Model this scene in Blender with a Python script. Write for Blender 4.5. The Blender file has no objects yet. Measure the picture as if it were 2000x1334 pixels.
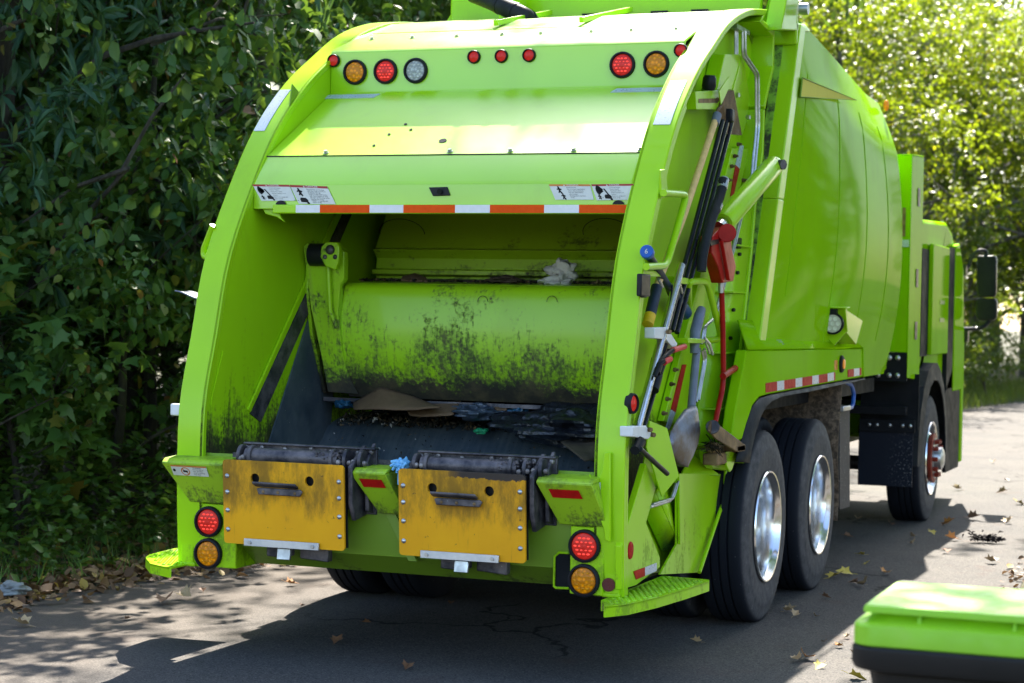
import bpy, bmesh, math, random
import numpy as np
from mathutils import Vector, Matrix
random.seed(7)
rng = np.random.default_rng(11)
SC = bpy.context.scene

# ------------------------------------------------------------------ camera
CAM = Vector((3.6818, -10.3666, 1.6512))
CR = Vector((0.93445565, 0.35551251, 0.02008706))
CU = Vector((-0.02434141, 0.00749741, 0.99967559))
CF = Vector((-0.35524657, 0.93464145, -0.01565967))
FPX = 3819.02
cam_d = bpy.data.cameras.new('camera')
cam = bpy.data.objects.new('camera', cam_d)
SC.collection.objects.link(cam)
cam.matrix_world = Matrix(((CR.x, CU.x, -CF.x, CAM.x), (CR.y, CU.y, -CF.y, CAM.y), (CR.z, CU.z, -CF.z, CAM.z), (0, 0, 0, 1)))
cam_d.sensor_fit = 'HORIZONTAL'
cam_d.sensor_width = 36
cam_d.lens = 36 * FPX / 2000
cam_d.clip_end = 1500
cam_d.dof.use_dof = True
cam_d.dof.focus_distance = 9.0
cam_d.dof.aperture_fstop = 3.8
SC.camera = cam

# ------------------------------------------------------------------ light
SUNDIR = Vector((-0.175, 0.91, 1.0)).normalized()      # towards the sun
world = bpy.data.worlds.new('World')
SC.world = world
world.use_nodes = True
wt = world.node_tree
bg = wt.nodes['Background']
sky = wt.nodes.new('ShaderNodeTexSky')
sky.sky_type = 'NISHITA'
sky.sun_disc = False
sky.sun_elevation = math.asin(SUNDIR.z)
sky.sun_rotation = math.atan2(SUNDIR.x, SUNDIR.y)
sky.air_density = 1.0
sky.dust_density = 1.6
wt.links.new(sky.outputs[0], bg.inputs[0])
bg.inputs[1].default_value = 0.105
sun_d = bpy.data.lights.new('sun', 'SUN')
sun_d.energy = 4.8
sun_d.angle = math.radians(0.53)
sun_d.color = (1.0, 0.93, 0.82)
sun = bpy.data.objects.new('sun', sun_d)
SC.collection.objects.link(sun)
sun.rotation_euler = (-SUNDIR).to_track_quat('-Z', 'Y').to_euler()
sun.location = (-5, 10, 30)
SC.view_settings.view_transform = 'Standard'
SC.view_settings.look = 'None'
SC.view_settings.exposure = 2.36
SC.view_settings.gamma = 1
SC.render.engine = 'CYCLES'
SC.cycles.max_bounces = 8
SC.cycles.transparent_max_bounces = 8
SC.cycles.caustics_reflective = False
SC.cycles.caustics_refractive = False
SC.cycles.sample_clamp_indirect = 6

# ------------------------------------------------------------------ helpers
def at(px, py, ax, val):
    """point of the photograph (2000 px wide) on the real plane x/y/z = val"""
    d = CF + CR * ((px - 1000) / FPX) - CU * ((py - 667) / FPX)
    i = 'XYZ'.index(ax)
    t = (val - CAM[i]) / d[i]
    return CAM + d * t

class MB:
    def __init__(s):
        s.v, s.f, s.m = [], [], []
    def add(s, vs, fs, mi=0):
        o = len(s.v)
        s.v += [tuple(v) for v in vs]
        s.f += [tuple(i + o for i in f) for f in fs]
        s.m += [mi] * len(fs)
        return s
    def box(s, x0, x1, y0, y1, z0, z1, mi=0):
        vs = [(x, y, z) for x in (x0, x1) for y in (y0, y1) for z in (z0, z1)]
        return s.add(vs, [(0, 1, 3, 2), (4, 6, 7, 5), (0, 4, 5, 1), (2, 3, 7, 6), (0, 2, 6, 4), (1, 5, 7, 3)], mi)
    def obox(s, c, ax, ay, az, mi=0):
        c, ax, ay, az = map(Vector, (c, ax, ay, az))
        vs = [c + ax * i + ay * j + az * k for i in (-1, 1) for j in (-1, 1) for k in (-1, 1)]
        return s.add(vs, [(0, 1, 3, 2), (4, 6, 7, 5), (0, 4, 5, 1), (2, 3, 7, 6), (0, 2, 6, 4), (1, 5, 7, 3)], mi)
    def bar(s, p, q, w, h, up=(0, 0, 1), mi=0):
        p, q = Vector(p), Vector(q)
        d = (q - p)
        a = d.normalized()
        b = a.cross(Vector(up)).normalized()
        c = b.cross(a)
        return s.obox((p + q) / 2, d / 2, b * w / 2, c * h / 2, mi)
    def prism(s, pts, off, mi=0):
        pts = [Vector(p) for p in pts]
        off = Vector(off)
        n = len(pts)
        vs = pts + [p + off for p in pts]
        fs = [tuple(range(n)), tuple(range(2 * n - 1, n - 1, -1))] + [(i, i + n, (i + 1) % n + n, (i + 1) % n) for i in range(n)]
        return s.add(vs, fs, mi)
    def plate(s, pts, t, mi=0):
        """planar polygon made t thick about its own plane"""
        pts = [Vector(p) for p in pts]
        n = Vector((0, 0, 0))
        for i in range(len(pts)):
            a, b = pts[i], pts[(i + 1) % len(pts)]
            n += a.cross(b)
        n.normalize()
        return s.prism([p - n * t / 2 for p in pts], n * t, mi)
    def sheet(s, path, x0, x1, t, mi=0):
        """YZ polyline made t thick (to its left) and extruded along X"""
        n = len(path)
        P = [Vector((0, a, b)) for a, b in path]
        inn = []
        for i in range(n):
            d = Vector((0, 0, 0))
            if i > 0: d += (P[i] - P[i - 1]).normalized()
            if i < n - 1: d += (P[i + 1] - P[i]).normalized()
            d.normalize()
            nn = Vector((0, -d.z, d.y))
            k = 1.0
            if 0 < i < n - 1:
                k = 1 / max(.5, nn.dot(Vector((0, -(P[i] - P[i - 1]).normalized().z, (P[i] - P[i - 1]).normalized().y))))
            inn.append(P[i] + nn * t * k)
        vs = []
        for x in (x0, x1):
            for p in P: vs.append((x, p.y, p.z))
            for p in inn: vs.append((x, p.y, p.z))
        fs = []
        N = 2 * n
        for i in range(n - 1):
            fs.append((i, i + 1, i + 1 + N, i + N))
            fs.append((n + i, n + i + N, n + i + 1 + N, n + i + 1))
            fs.append((i, n + i, n + i + 1, i + 1))
            fs.append((i + N, i + 1 + N, n + i + 1 + N, n + i + N))
        fs.append((0, N, n + N, n))
        fs.append((n - 1, 2 * n - 1, 2 * n - 1 + N, n - 1 + N))
        return s.add(vs, fs, mi)
    def tube(s, pts, r, seg=10, mi=0, cap=True):
        pts = [Vector(p) for p in pts]
        n = len(pts)
        rs = r if isinstance(r, (list, tuple)) else [r] * n
        vs, fs = [], []
        a = None
        for i, p in enumerate(pts):
            d = Vector((0, 0, 0))
            if i > 0: d += (p - pts[i - 1]).normalized()
            if i < n - 1: d += (pts[i + 1] - p).normalized()
            if d.length < 1e-6: d = Vector((0, 0, 1))
            d.normalize()
            if a is None:
                a = d.orthogonal().normalized()
            else:
                a = (a - d * a.dot(d))
                a = a.normalized() if a.length > 1e-6 else d.orthogonal().normalized()
            b = d.cross(a)
            for k in range(seg):
                t = 2 * math.pi * k / seg
                vs.append(p + (a * math.cos(t) + b * math.sin(t)) * rs[i])
        for i in range(n - 1):
            for k in range(seg):
                fs.append((i * seg + k, i * seg + (k + 1) % seg, (i + 1) * seg + (k + 1) % seg, (i + 1) * seg + k))
        if cap:
            fs.append(tuple(range(seg - 1, -1, -1)))
            fs.append(tuple((n - 1) * seg + k for k in range(seg)))
        return s.add(vs, fs, mi)
    def cyl(s, p, q, r, seg=16, mi=0, r2=None):
        return s.tube([p, q], [r, r if r2 is None else r2], seg, mi)
    def lathe(s, prof, o=(0, 0, 0), ax=(1, 0, 0), seg=48, mi=0, mis=None):
        """prof: (radius, along axis)"""
        o, ax = Vector(o), Vector(ax).normalized()
        a = ax.orthogonal().normalized()
        b = ax.cross(a)
        vs, fs, ms = [], [], []
        for r, h in prof:
            for k in range(seg):
                t = 2 * math.pi * k / seg
                vs.append(o + ax * h + (a * math.cos(t) + b * math.sin(t)) * r)
        o0 = len(s.v)
        s.v += [tuple(v) for v in vs]
        for i in range(len(prof) - 1):
            for k in range(seg):
                s.f.append(tuple(o0 + j for j in (i * seg + k, i * seg + (k + 1) % seg, (i + 1) * seg + (k + 1) % seg, (i + 1) * seg + k)))
                s.m.append(mis[i] if mis else mi)
        return s
    def ball(s, c, r, seg=12, mi=0, sc=(1, 1, 1)):
        c = Vector(c)
        vs, fs = [], []
        R = seg // 2
        for i in range(R + 1):
            th = math.pi * i / R
            for k in range(seg):
                ph = 2 * math.pi * k / seg
                vs.append((c.x + r * sc[0] * math.sin(th) * math.cos(ph), c.y + r * sc[1] * math.sin(th) * math.sin(ph), c.z + r * sc[2] * math.cos(th)))
        for i in range(R):
            for k in range(seg):
                fs.append((i * seg + k, (i + 1) * seg + k, (i + 1) * seg + (k + 1) % seg, i * seg + (k + 1) % seg))
        return s.add(vs, fs, mi)
    def grid(s, fn, nu, nv, mi=0):
        vs = [fn(i / nu, j / nv) for i in range(nu + 1) for j in range(nv + 1)]
        fs = [(i * (nv + 1) + j, (i + 1) * (nv + 1) + j, (i + 1) * (nv + 1) + j + 1, i * (nv + 1) + j + 1) for i in range(nu) for j in range(nv)]
        return s.add(vs, fs, mi)
    def text(s, body, o, u, v, size, mi=0, off=0.0006, align='LEFT', width=None):
        vs, fs = text_geo(body)
        if not vs: return s
        w = max(p[0] for p in vs)
        k = size
        kx = size
        if width and w * size > width: kx = width / w
        x0 = 0 if align == 'LEFT' else -w * kx / 2
        u, v, o = Vector(u), Vector(v), Vector(o)
        n = u.cross(v) * off
        return s.add([o + u * (x0 + p[0] * kx) + v * p[1] * k + n for p in vs], fs, mi)

_tc = {}
def text_geo(body):
    if body in _tc: return _tc[body]
    cu = bpy.data.curves.new('tmp', 'FONT')
    cu.body = body
    cu.size = 1.4
    cu.resolution_u = 2
    ob = bpy.data.objects.new('tmp', cu)
    SC.collection.objects.link(ob)
    dg = bpy.context.evaluated_depsgraph_get()
    me = bpy.data.meshes.new_from_object(ob.evaluated_get(dg))
    r = ([tuple(v.co) for v in me.vertices], [tuple(p.vertices) for p in me.polygons])
    bpy.data.objects.remove(ob)
    bpy.data.curves.remove(cu)
    bpy.data.meshes.remove(me)
    _tc[body] = r
    return r

def obj(name, mb, mat, parent=None, bevel=0.0, smooth=40, recalc=True, loc=None, solid=0):
    me = bpy.data.meshes.new(name)
    me.from_pydata(mb.v, [], mb.f)
    mats = mat if isinstance(mat, (list, tuple)) else [mat]
    for m in mats: me.materials.append(m)
    me.polygons.foreach_set('material_index', mb.m)
    if recalc:
        bm = bmesh.new()
        bm.from_mesh(me)
        bmesh.ops.recalc_face_normals(bm, faces=bm.faces)
        bm.to_mesh(me)
        bm.free()
    if smooth:
        me.polygons.foreach_set('use_smooth', [True] * len(me.polygons))
        me.set_sharp_from_angle(angle=math.radians(smooth))
    me.update()
    o = bpy.data.objects.new(name, me)
    SC.collection.objects.link(o)
    if loc is not None: o.location = loc
    if parent is not None: o.parent = parent
    if solid:
        md = o.modifiers.new('thickness', 'SOLIDIFY')
        md.thickness = solid
    if bevel:
        md = o.modifiers.new('edge', 'BEVEL')
        md.width = bevel
        md.segments = 2
        md.limit_method = 'ANGLE'
        md.angle_limit = math.radians(35)
    return o

def tag(o, label, cat=None, group=None, kind=None):
    if label: o['label'] = label
    if cat: o['category'] = cat
    if group: o['group'] = group
    if kind: o['kind'] = kind
    return o

def thing(name, label, cat, loc=(0, 0, 0), group=None, rz=0):
    o = bpy.data.objects.new(name, None)
    o.empty_display_size = .2
    SC.collection.objects.link(o)
    o.location = loc
    o.rotation_euler = (0, 0, rz)
    return tag(o, label, cat, group)

def dup(o, parent=None, loc=None, rot=None, scale=None):
    c = o.copy()
    SC.collection.objects.link(c)
    if parent is not None: c.parent = parent
    if loc is not None: c.location = loc
    if rot is not None: c.rotation_euler = rot
    if scale is not None: c.scale = scale if hasattr(scale, '__len__') else (scale,) * 3
    for ch in o.children: dup(ch, c)
    return c

def smooth_path(P, n=4):
    P = [Vector(p) for p in P]
    out = []
    for i in range(len(P) - 1):
        p0, p1, p2, p3 = P[max(i - 1, 0)], P[i], P[i + 1], P[min(i + 2, len(P) - 1)]
        for k in range(n):
            t = k / n
            out.append(.5 * ((2 * p1) + (p2 - p0) * t + (2 * p0 - 5 * p1 + 4 * p2 - p3) * t * t + (3 * p1 - p0 - 3 * p2 + p3) * t ** 3))
    out.append(P[-1])
    return out

def rounded(pts, r=0.03, n=4):
    """round the corners of a 3D polyline for bent tube"""
    pts = [Vector(p) for p in pts]
    out = [pts[0]]
    for i in range(1, len(pts) - 1):
        a, b, c = pts[i - 1], pts[i], pts[i + 1]
        u, w = (a - b), (c - b)
        k = min(r, u.length * .45, w.length * .45)
        p, q = b + u.normalized() * k, b + w.normalized() * k
        for j in range(n + 1):
            t = j / n
            out.append(p * (1 - t) ** 2 + b * 2 * t * (1 - t) + q * t * t)
    out.append(pts[-1])
    return out

# ------------------------------------------------------------------ materials
class NT:
    def __init__(s, name):
        s.mat = bpy.data.materials.new(name)
        s.mat.use_nodes = True
        s.t = s.mat.node_tree
        s.b = s.t.nodes['Principled BSDF']
        s.out = s.t.nodes['Material Output']
        tc = s.t.nodes.new('ShaderNodeTexCoord')
        s.co = tc.outputs['Object']
    def n(s, typ, **kw):
        nd = s.t.nodes.new('ShaderNode' + typ)
        for k, v in kw.items(): setattr(nd, k, v)
        return nd
    def set(s, sock, val):
        if hasattr(val, 'is_output'): s.t.links.new(val, sock)
        elif isinstance(val, (tuple, list)) and len(val) == 3 and sock.type == 'RGBA': sock.default_value = (*val, 1)
        else: sock.default_value = val
    def bs(s, **kw):
        for k, v in kw.items(): s.set(s.b.inputs[k.replace('_', ' ')], v)
        return s
    def mapping(s, scale=(1, 1, 1), co=None, rot=(0, 0, 0)):
        m = s.n('Mapping')
        m.inputs['Scale'].default_value = scale
        m.inputs['Rotation'].default_value = rot
        s.set(m.inputs['Vector'], co or s.co)
        return m.outputs[0]
    def noise(s, scale=5, detail=4, rough=.6, co=None, w=0):
        nd = s.n('TexNoise')
        nd.inputs['Scale'].default_value = scale
        nd.inputs['Detail'].default_value = detail
        nd.inputs['Roughness'].default_value = rough
        s.set(nd.inputs['Vector'], co or s.co)
        return nd.outputs[0]
    def voro(s, scale=5, co=None, out='Distance', feature='F1'):
        nd = s.n('TexVoronoi', feature=feature)
        nd.inputs['Scale'].default_value = scale
        s.set(nd.inputs['Vector'], co or s.co)
        return nd.outputs[out]
    def rng(s, v, a, b, c=0., d=1.):
        nd = s.n('MapRange')
        nd.interpolation_type = 'SMOOTHSTEP'
        s.set(nd.inputs[0], v)
        for i, x in enumerate((a, b, c, d)): nd.inputs[i + 1].default_value = x
        return nd.outputs[0]
    def math(s, op, a, b=0., clamp=False):
        nd = s.n('Math', operation=op, use_clamp=clamp)
        s.set(nd.inputs[0], a)
        s.set(nd.inputs[1], b)
        return nd.outputs[0]
    def mix(s, f, a, b):
        nd = s.n('Mix', data_type='RGBA')
        s.set(nd.inputs['Factor'], f)
        s.set(nd.inputs[6], a)
        s.set(nd.inputs[7], b)
        return nd.outputs[2]
    def ramp(s, f, stops):
        nd = s.n('ValToRGB')
        s.set(nd.inputs[0], f)
        e = nd.color_ramp.elements
        while len(e) < len(stops): e.new(.5)
        for el, (p, c) in zip(e, stops):
            el.position = p
            el.color = (*c, 1)
        return nd.outputs[0]
    def sep(s, co=None):
        nd = s.n('SeparateXYZ')
        s.set(nd.inputs[0], co or s.co)
        return nd.outputs
    def bump(s, h, strength=.2, dist=.01):
        nd = s.n('Bump')
        nd.inputs['Strength'].default_value = strength
        nd.inputs['Distance'].default_value = dist
        s.set(nd.inputs['Height'], h)
        s.t.links.new(nd.outputs[0], s.b.inputs['Normal'])
        return s

LIME = (0.345, 0.64, 0.006)
LIME2 = (0.24, 0.55, 0.012)
GRIME = (0.022, 0.021, 0.014)

def paint(name, dirt=None, speck=.35, base=LIME, coat=.6, rough=.28, spec=.5, crough=.08):
    """dirt: list of callables(NT) giving 0..1 masks"""
    m = NT(name)
    big = m.noise(1.3, 3)
    col = m.mix(m.rng(big, .35, .7), base, tuple(c * .9 for c in base))
    # road film: thin dusty brown, blotchy and streaked
    film = m.noise(3.0, 6, .7, co=m.mapping((1, 1, .35)))
    f = m.math('MULTIPLY', m.rng(film, .5, .8), .22)
    col = m.mix(f, col, (.16, .18, .03))
    # small dark chips
    sp = m.rng(m.voro(38), .06, .035)
    sel = m.rng(m.noise(9, 2), .56, .62)
    k = m.math('MULTIPLY', m.math('MULTIPLY', sp, sel), speck)
    col = m.mix(k, col, (.03, .04, .012))
    tot = m.math('ADD', f, k)
    for d in (dirt or []):
        msk = d(m)
        col = m.mix(msk, col, m.mix(m.rng(m.noise(7, 5, .7), .42, .7), GRIME, (.075, .062, .030)))
        tot = m.math('ADD', tot, msk, clamp=True)
    m.bs(Base_Color=col, Roughness=m.rng(tot, 0, 1, rough, .75), Coat_Weight=m.rng(tot, 0, .6, coat, 0.), Coat_Roughness=crough, Specular_IOR_Level=spec)
    m.bump(m.math('ADD', m.noise(2.2, 2), m.math('MULTIPLY', m.noise(160, 2), .004)), .12, .03)
    return m.mat

def streak(zlo, zhi, thr=.5, soft=.12, sx=14, sz=1.6, amt=1., xr=None, yr=None, detail=6):
    """grime that gathers towards zlo and breaks up towards zhi"""
    def fn(m):
        x, y, z = m.sep()
        g = m.rng(z, zhi, zlo)
        if xr: g = m.math('MULTIPLY', g, m.rng(x, xr[0], xr[1]))
        if yr: g = m.math('MULTIPLY', g, m.rng(y, yr[0], yr[1]))
        n = m.noise(1, detail, .72, co=m.mapping((sx, sx, sz)))
        v = m.math('ADD', g, m.math('MULTIPLY', m.math('SUBTRACT', n, .5), 1.9))
        v = m.math('ADD', v, m.math('MULTIPLY', m.math('SUBTRACT', m.noise(2.7, 4, .65), .5), 1.3))
        n2 = m.noise(60, 2, .6)
        v = m.math('ADD', v, m.math('MULTIPLY', m.math('SUBTRACT', n2, .5), .7))
        return m.math('MULTIPLY', m.rng(v, thr, thr + soft), amt)
    return fn

def plain(name, col, rough=.5, metal=0., var=.25, scale=12, bump=0., coat=0., bscale=60, emit=None, spec=None):
    m = NT(name)
    n = m.noise(scale, 5, .65)
    c = m.mix(m.rng(n, .3, .72), col, tuple(x * (1 - var) for x in col))
    m.bs(Base_Color=c, Metallic=metal, Roughness=m.rng(n, .2, .8, rough * .8, min(1, rough * 1.2)), Coat_Weight=coat, Specular_IOR_Level=spec if spec is not None else (.18 if max(col) < .04 and not metal else .4))
    if bump: m.bump(m.noise(bscale, 4), bump, .01)
    if emit:
        m.bs(Emission_Color=emit[0], Emission_Strength=emit[1])
    return m.mat

M = {}
M['paint'] = paint('lime_paint', coat=.22, spec=.25)
M['paint_blade'] = paint('lime_paint_scuffed', [streak(1.14, 1.85, .42, .8, 6, 4, .75), streak(1.12, 2.2, .66, .5, 48, 7.0, .8), streak(1.17, 1.34, .08, .5, 9, 7), streak(.5, 2.6, 1.0, .2, 22, 14, .6)], speck=1.0, coat=.25, rough=.4)
M['paint_carriage'] = paint('lime_paint_carriage', [streak(1.70, 2.04, .58, .4, 14, 18), streak(1.8, 2.5, .9, .4, 8, 8, .7)], speck=.9, base=(.34, .54, .012), coat=.1, rough=.5)
M['paint_wall'] = paint('lime_paint_wall', [streak(.7, 2.0, .88, .4, 18, .9, .6), streak(.84, 1.55, .40, .65, 11, 2.2, .92), streak(.9, 2.3, 1.0, .35, 8, 1.3, .5), streak(.85, 1.3, .5, .7, 5, 2, .6)], speck=.6, coat=.06, rough=.5, spec=.1)
M['paint_cover'] = paint('lime_paint_cover', coat=1.0, rough=.3, crough=.24)
M['paint_body'] = paint('lime_paint_body', speck=.25, base=(.235, .50, .003), coat=.10, rough=.5, spec=.0, crough=.06)
M['paint_low'] = paint('lime_paint_low', [streak(.2, .75, 1.0, .4, 22, 2.0, .55), streak(.5, 1.0, .95, .3, 8, 3, .4)], speck=.7, coat=.12, spec=.2)
M['paint_sill'] = paint('lime_paint_sill', [streak(.66, .95, .66, .5, 30, 2.0, .8), streak(.9, .70, .9, .4, 12, 4, .5)], speck=.8, base=(.32, .53, .012), coat=.2, rough=.45)
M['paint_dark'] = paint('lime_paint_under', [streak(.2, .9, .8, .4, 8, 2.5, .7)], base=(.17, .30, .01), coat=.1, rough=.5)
M['seam_grime'] = plain('seam_grime', (.05, .06, .02), .9, 0, .7, 30, .4)
M['yellow_in'] = plain('recess_lit_tint', (.45, .42, .03), .45, 0, .3, 6)  # yellow stands in for reflected light inside the shoulder recess

def m_yellow():
    m = NT('yellow_plate')
    x, y, z = m.sep()
    n = m.noise(5, 7, .72)
    base = m.mix(m.rng(m.noise(2.5, 4), .35, .7), (.82, .385, .002), (.74, .33, .002))
    smear = m.noise(1, 7, .75, co=m.mapping((9, 9, 3)))
    g = m.rng(z, .56, .82)
    v = m.math('ADD', m.math('MULTIPLY', g, .36), m.math('MULTIPLY', m.math('SUBTRACT', smear, .5), 1.1))
    col = m.mix(m.math('MULTIPLY', m.rng(v, .16, .5), .75), base, (.10, .062, .012))
    drip = m.noise(1, 4, .6, co=m.mapping((60, 60, 2.2)))
    col = m.mix(m.math('MULTIPLY', m.rng(drip, .62, .75), .3), col, (.12, .07, .01))
    # bare rusty steel where paint has gone along the top
    wear = m.math('ADD', m.rng(z, .86, .93), m.math('MULTIPLY', m.math('SUBTRACT', m.noise(7, 6, .7), .5), 1.6))
    wear = m.math('MULTIPLY', m.rng(wear, .75, .82), m.rng(x, .3, .42))
    col = m.mix(wear, col, (.045, .033, .026))
    chips = m.math('MULTIPLY', m.rng(m.noise(24, 5, .7), .66, .7), .8)
    col = m.mix(chips, col, (.05, .035, .02))
    m.bs(Base_Color=col, Roughness=m.rng(v, 0, .6, .5, .75), Specular_IOR_Level=.3)
    m.bump(m.noise(12, 5), .12, .01)
    return m.mat
M['yellow'] = m_yellow()

def m_steel(name, c1, c2, rough=.5, metal=.7, streaky=True, bump=.25):
    m = NT(name)
    n = m.noise(6, 7, .7)
    s = m.noise(1, 5, .7, co=m.mapping((40, 3, 3) if streaky else (8, 8, 8)))
    col = m.mix(m.rng(m.math('ADD', n, m.math('MULTIPLY', m.math('SUBTRACT', s, .5), .7)), .3, .75), c1, c2)
    sp = m.math('MULTIPLY', m.rng(m.voro(26), .09, .05), m.rng(m.noise(7, 2), .56, .6))
    col = m.mix(m.math('MULTIPLY', sp, .7), col, (.35, .36, .36))
    m.bs(Base_Color=col, Metallic=metal, Roughness=m.rng(n, .2, .8, rough * .75, rough * 1.3), Specular_IOR_Level=.25)
    m.bump(m.math('ADD', n, m.math('MULTIPLY', s, .5)), bump, .01)
    return m.mat
M['worn_steel'] = m_steel('worn_steel', (.055, .078, .10), (.12, .145, .16), .45, .25)
M['dark_steel'] = m_steel('greasy_steel', (.022, .024, .034), (.17, .15, .155), .48, .5, False, .5)
M['rust'] = m_steel('rusty_steel', (.09, .055, .03), (.30, .20, .10), .6, .4, False, .6)
M['bolt'] = m_steel('greasy_bolt', (.10, .09, .095), (.34, .31, .30), .4, .5, False, .4)
M['zinc'] = plain('zinc', (.52, .54, .56), .33, .9, .35, 20)
M['alu'] = plain('aluminium', (.62, .64, .68), .4, .85, .25, 10)
M['polish'] = None
def m_polish():
    m = NT('polished_aluminium')
    n = m.noise(14, 5, .7)
    m.bs(Base_Color=m.mix(m.rng(n, .5, .8), (.82, .83, .85), (.55, .5, .45)), Metallic=1., Roughness=m.rng(n, .3, .8, .1, .3))
    return m.mat
M['polish'] = m_polish()
M['chrome'] = plain('chrome_tube', (.72, .73, .76), .16, 1., .25, 10)
M['black'] = plain('black_plastic', (.012, .013, .016), .38, 0, .2, 20)
M['blacktube'] = plain('black_tube', (.008, .010, .018), .22, 0, .2, 20, coat=.3)
M['rubber'] = plain('black_rubber', (.018, .020, .024), .62, 0, .35, 8, .15)
M['blackpaint'] = plain('black_paint', (.012, .013, .016), .6, 0, .3, 9, .05, spec=.1)
def m_flap():
    m = NT('mud_flap')
    x, y, z = m.sep()
    g = m.math('MULTIPLY', m.rng(x, .95, 1.2), m.rng(z, 1.0, .5))
    d = m.math('MULTIPLY', m.rng(m.voro(70), .35, .15), m.rng(m.noise(50, 3), .45, .62))
    m.bs(Base_Color=m.mix(m.math('MULTIPLY', d, g), (.010, .013, .022), (.4, .4, .42)), Roughness=.55, Specular_IOR_Level=.15)
    return m.mat
M['flap'] = m_flap()
M['whiteplast'] = plain('white_nylon', (.74, .74, .72), .45, 0, .12, 9)
M['red'] = plain('red_paint', (.40, .008, .006), .4, 0, .3, 9, .05, spec=.2)
M['redtip'] = plain('red_grip', (.62, .03, .025), .5)
M['wood'] = plain('ash_handle', (.76, .50, .20), .5, 0, .2, 30)
M['greypl'] = plain('grey_handle', (.16, .18, .24), .45, 0, .2, 20)
M['shovelblade'] = None
def m_blade():
    m = NT('shovel_blade')
    n = m.noise(4, 6, .7)
    m.bs(Base_Color=m.mix(m.rng(n, .4, .66), (.22, .235, .29), (.16, .115, .08)), Metallic=.5, Roughness=m.rng(n, .3, .8, .32, .55))
    m.bump(n, .2, .01)
    return m.mat
M['shovelblade'] = m_blade()
M['blue'] = plain('blue_cap', (.01, .10, .42), .4)
M['navy'] = plain('dark_grip', (.012, .022, .04), .5)
M['yel'] = plain('yellow_grip', (.70, .45, .01), .45)
M['whitetape'] = plain('white_tape', (.74, .73, .72), .4, 0, .08, 40)
M['orangetape'] = plain('orange_tape', (.78, .085, .004), .5, 0, .12, 40, spec=.1)
M['redtape'] = plain('red_tape', (.46, .010, .008), .5, 0, .25, 25, .1, spec=.1)
M['bluetape'] = plain('silver_tape', (.52, .58, .72), .3, .3, .15, 60)
M['label'] = plain('label_white', (.66, .67, .62), .4, 0, .15, 10)
M['labelred'] = plain('label_red', (.38, .02, .02), .4)
M['labelorange'] = plain('label_orange', (.62, .20, .03), .4)
M['ink'] = plain('ink', (.008, .008, .008), .5)
M['bezel'] = plain('bezel_rubber', (.012, .013, .017), .55)
def m_lens(name, col, emit=0., em=(1, .05, .03)):
    m = NT(name)
    f = m.voro(55)
    c = m.mix(m.rng(f, .1, .6), col, tuple(x * .55 for x in col))
    m.bs(Base_Color=c, Roughness=.3, Coat_Weight=.1, Coat_Roughness=.1, Specular_IOR_Level=.2)
    if emit: m.bs(Emission_Color=em, Emission_Strength=emit)
    m.bump(f, .35, .004)
    return m.mat
M['lens_red'] = m_lens('lens_red', (.40, .006, .006), .05)
M['led_red'] = m_lens('led_red', (.8, .04, .03), .22, (1, .06, .04))
M['lens_amber'] = m_lens('lens_amber', (.95, .30, .0))
M['led_amber'] = m_lens('led_amber', (.95, .36, .0))
M['lens_clear'] = m_lens('lens_clear', (.46, .48, .50))
M['led_clear'] = m_lens('led_clear', (.7, .7, .68))
M['lens_orange'] = m_lens('lens_orange', (.85, .28, .01), .06, (1, .35, .02))
def m_glass():
    m = NT('dark_glass')
    m.bs(Base_Color=(.01, .014, .014), Roughness=.15, Specular_IOR_Level=.15)
    return m.mat
M['glass'] = m_glass()
# ================================================================== TRUCK
T = thing('garbage_truck', 'lime green rear loading garbage truck stopped on the road with open hopper', 'garbage truck', (0, 0, 0))
P = T
XO, XI = 1.12, .995            # outer edge of the side rims, hopper side wall
REAR = [(-2.18, .40), (-2.205, .72), (-2.2, 1.15), (-2.10, 1.5), (-1.97, 1.9), (-1.69, 2.33), (-1.455, 2.6), (-1.165, 2.83), (-.88, 2.995), (-.55, 3.165), (-.15, 3.285), (.25, 3.345)]
rear_s = [(p.y, p.z) for p in smooth_path([(0, a, b) for a, b in REAR], 4)]
front_px = [(1514, 60), (1512, 135), (1502, 180), (1495, 215), (1492, 300), (1478, 400), (1470, 500), (1455, 640), (1440, 800), (1420, 905), (1400, 985), (1376, 1085), (1368, 1112)]
FRONT = [(p.y, p.z) for p in (at(x, y, 'X', XO) for x, y in front_px)]

def prof_y(z):
    for (y0, z0), (y1, z1) in zip(rear_s, rear_s[1:]):
        if z0 <= z <= z1: return y0 + (y1 - y0) * (z - z0) / (z1 - z0)
    return -2.2
def rim_sweep(mb, path, x0, x1, t, mi=0):
    mb.sheet(path, x0, x1, t, mi)

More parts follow.
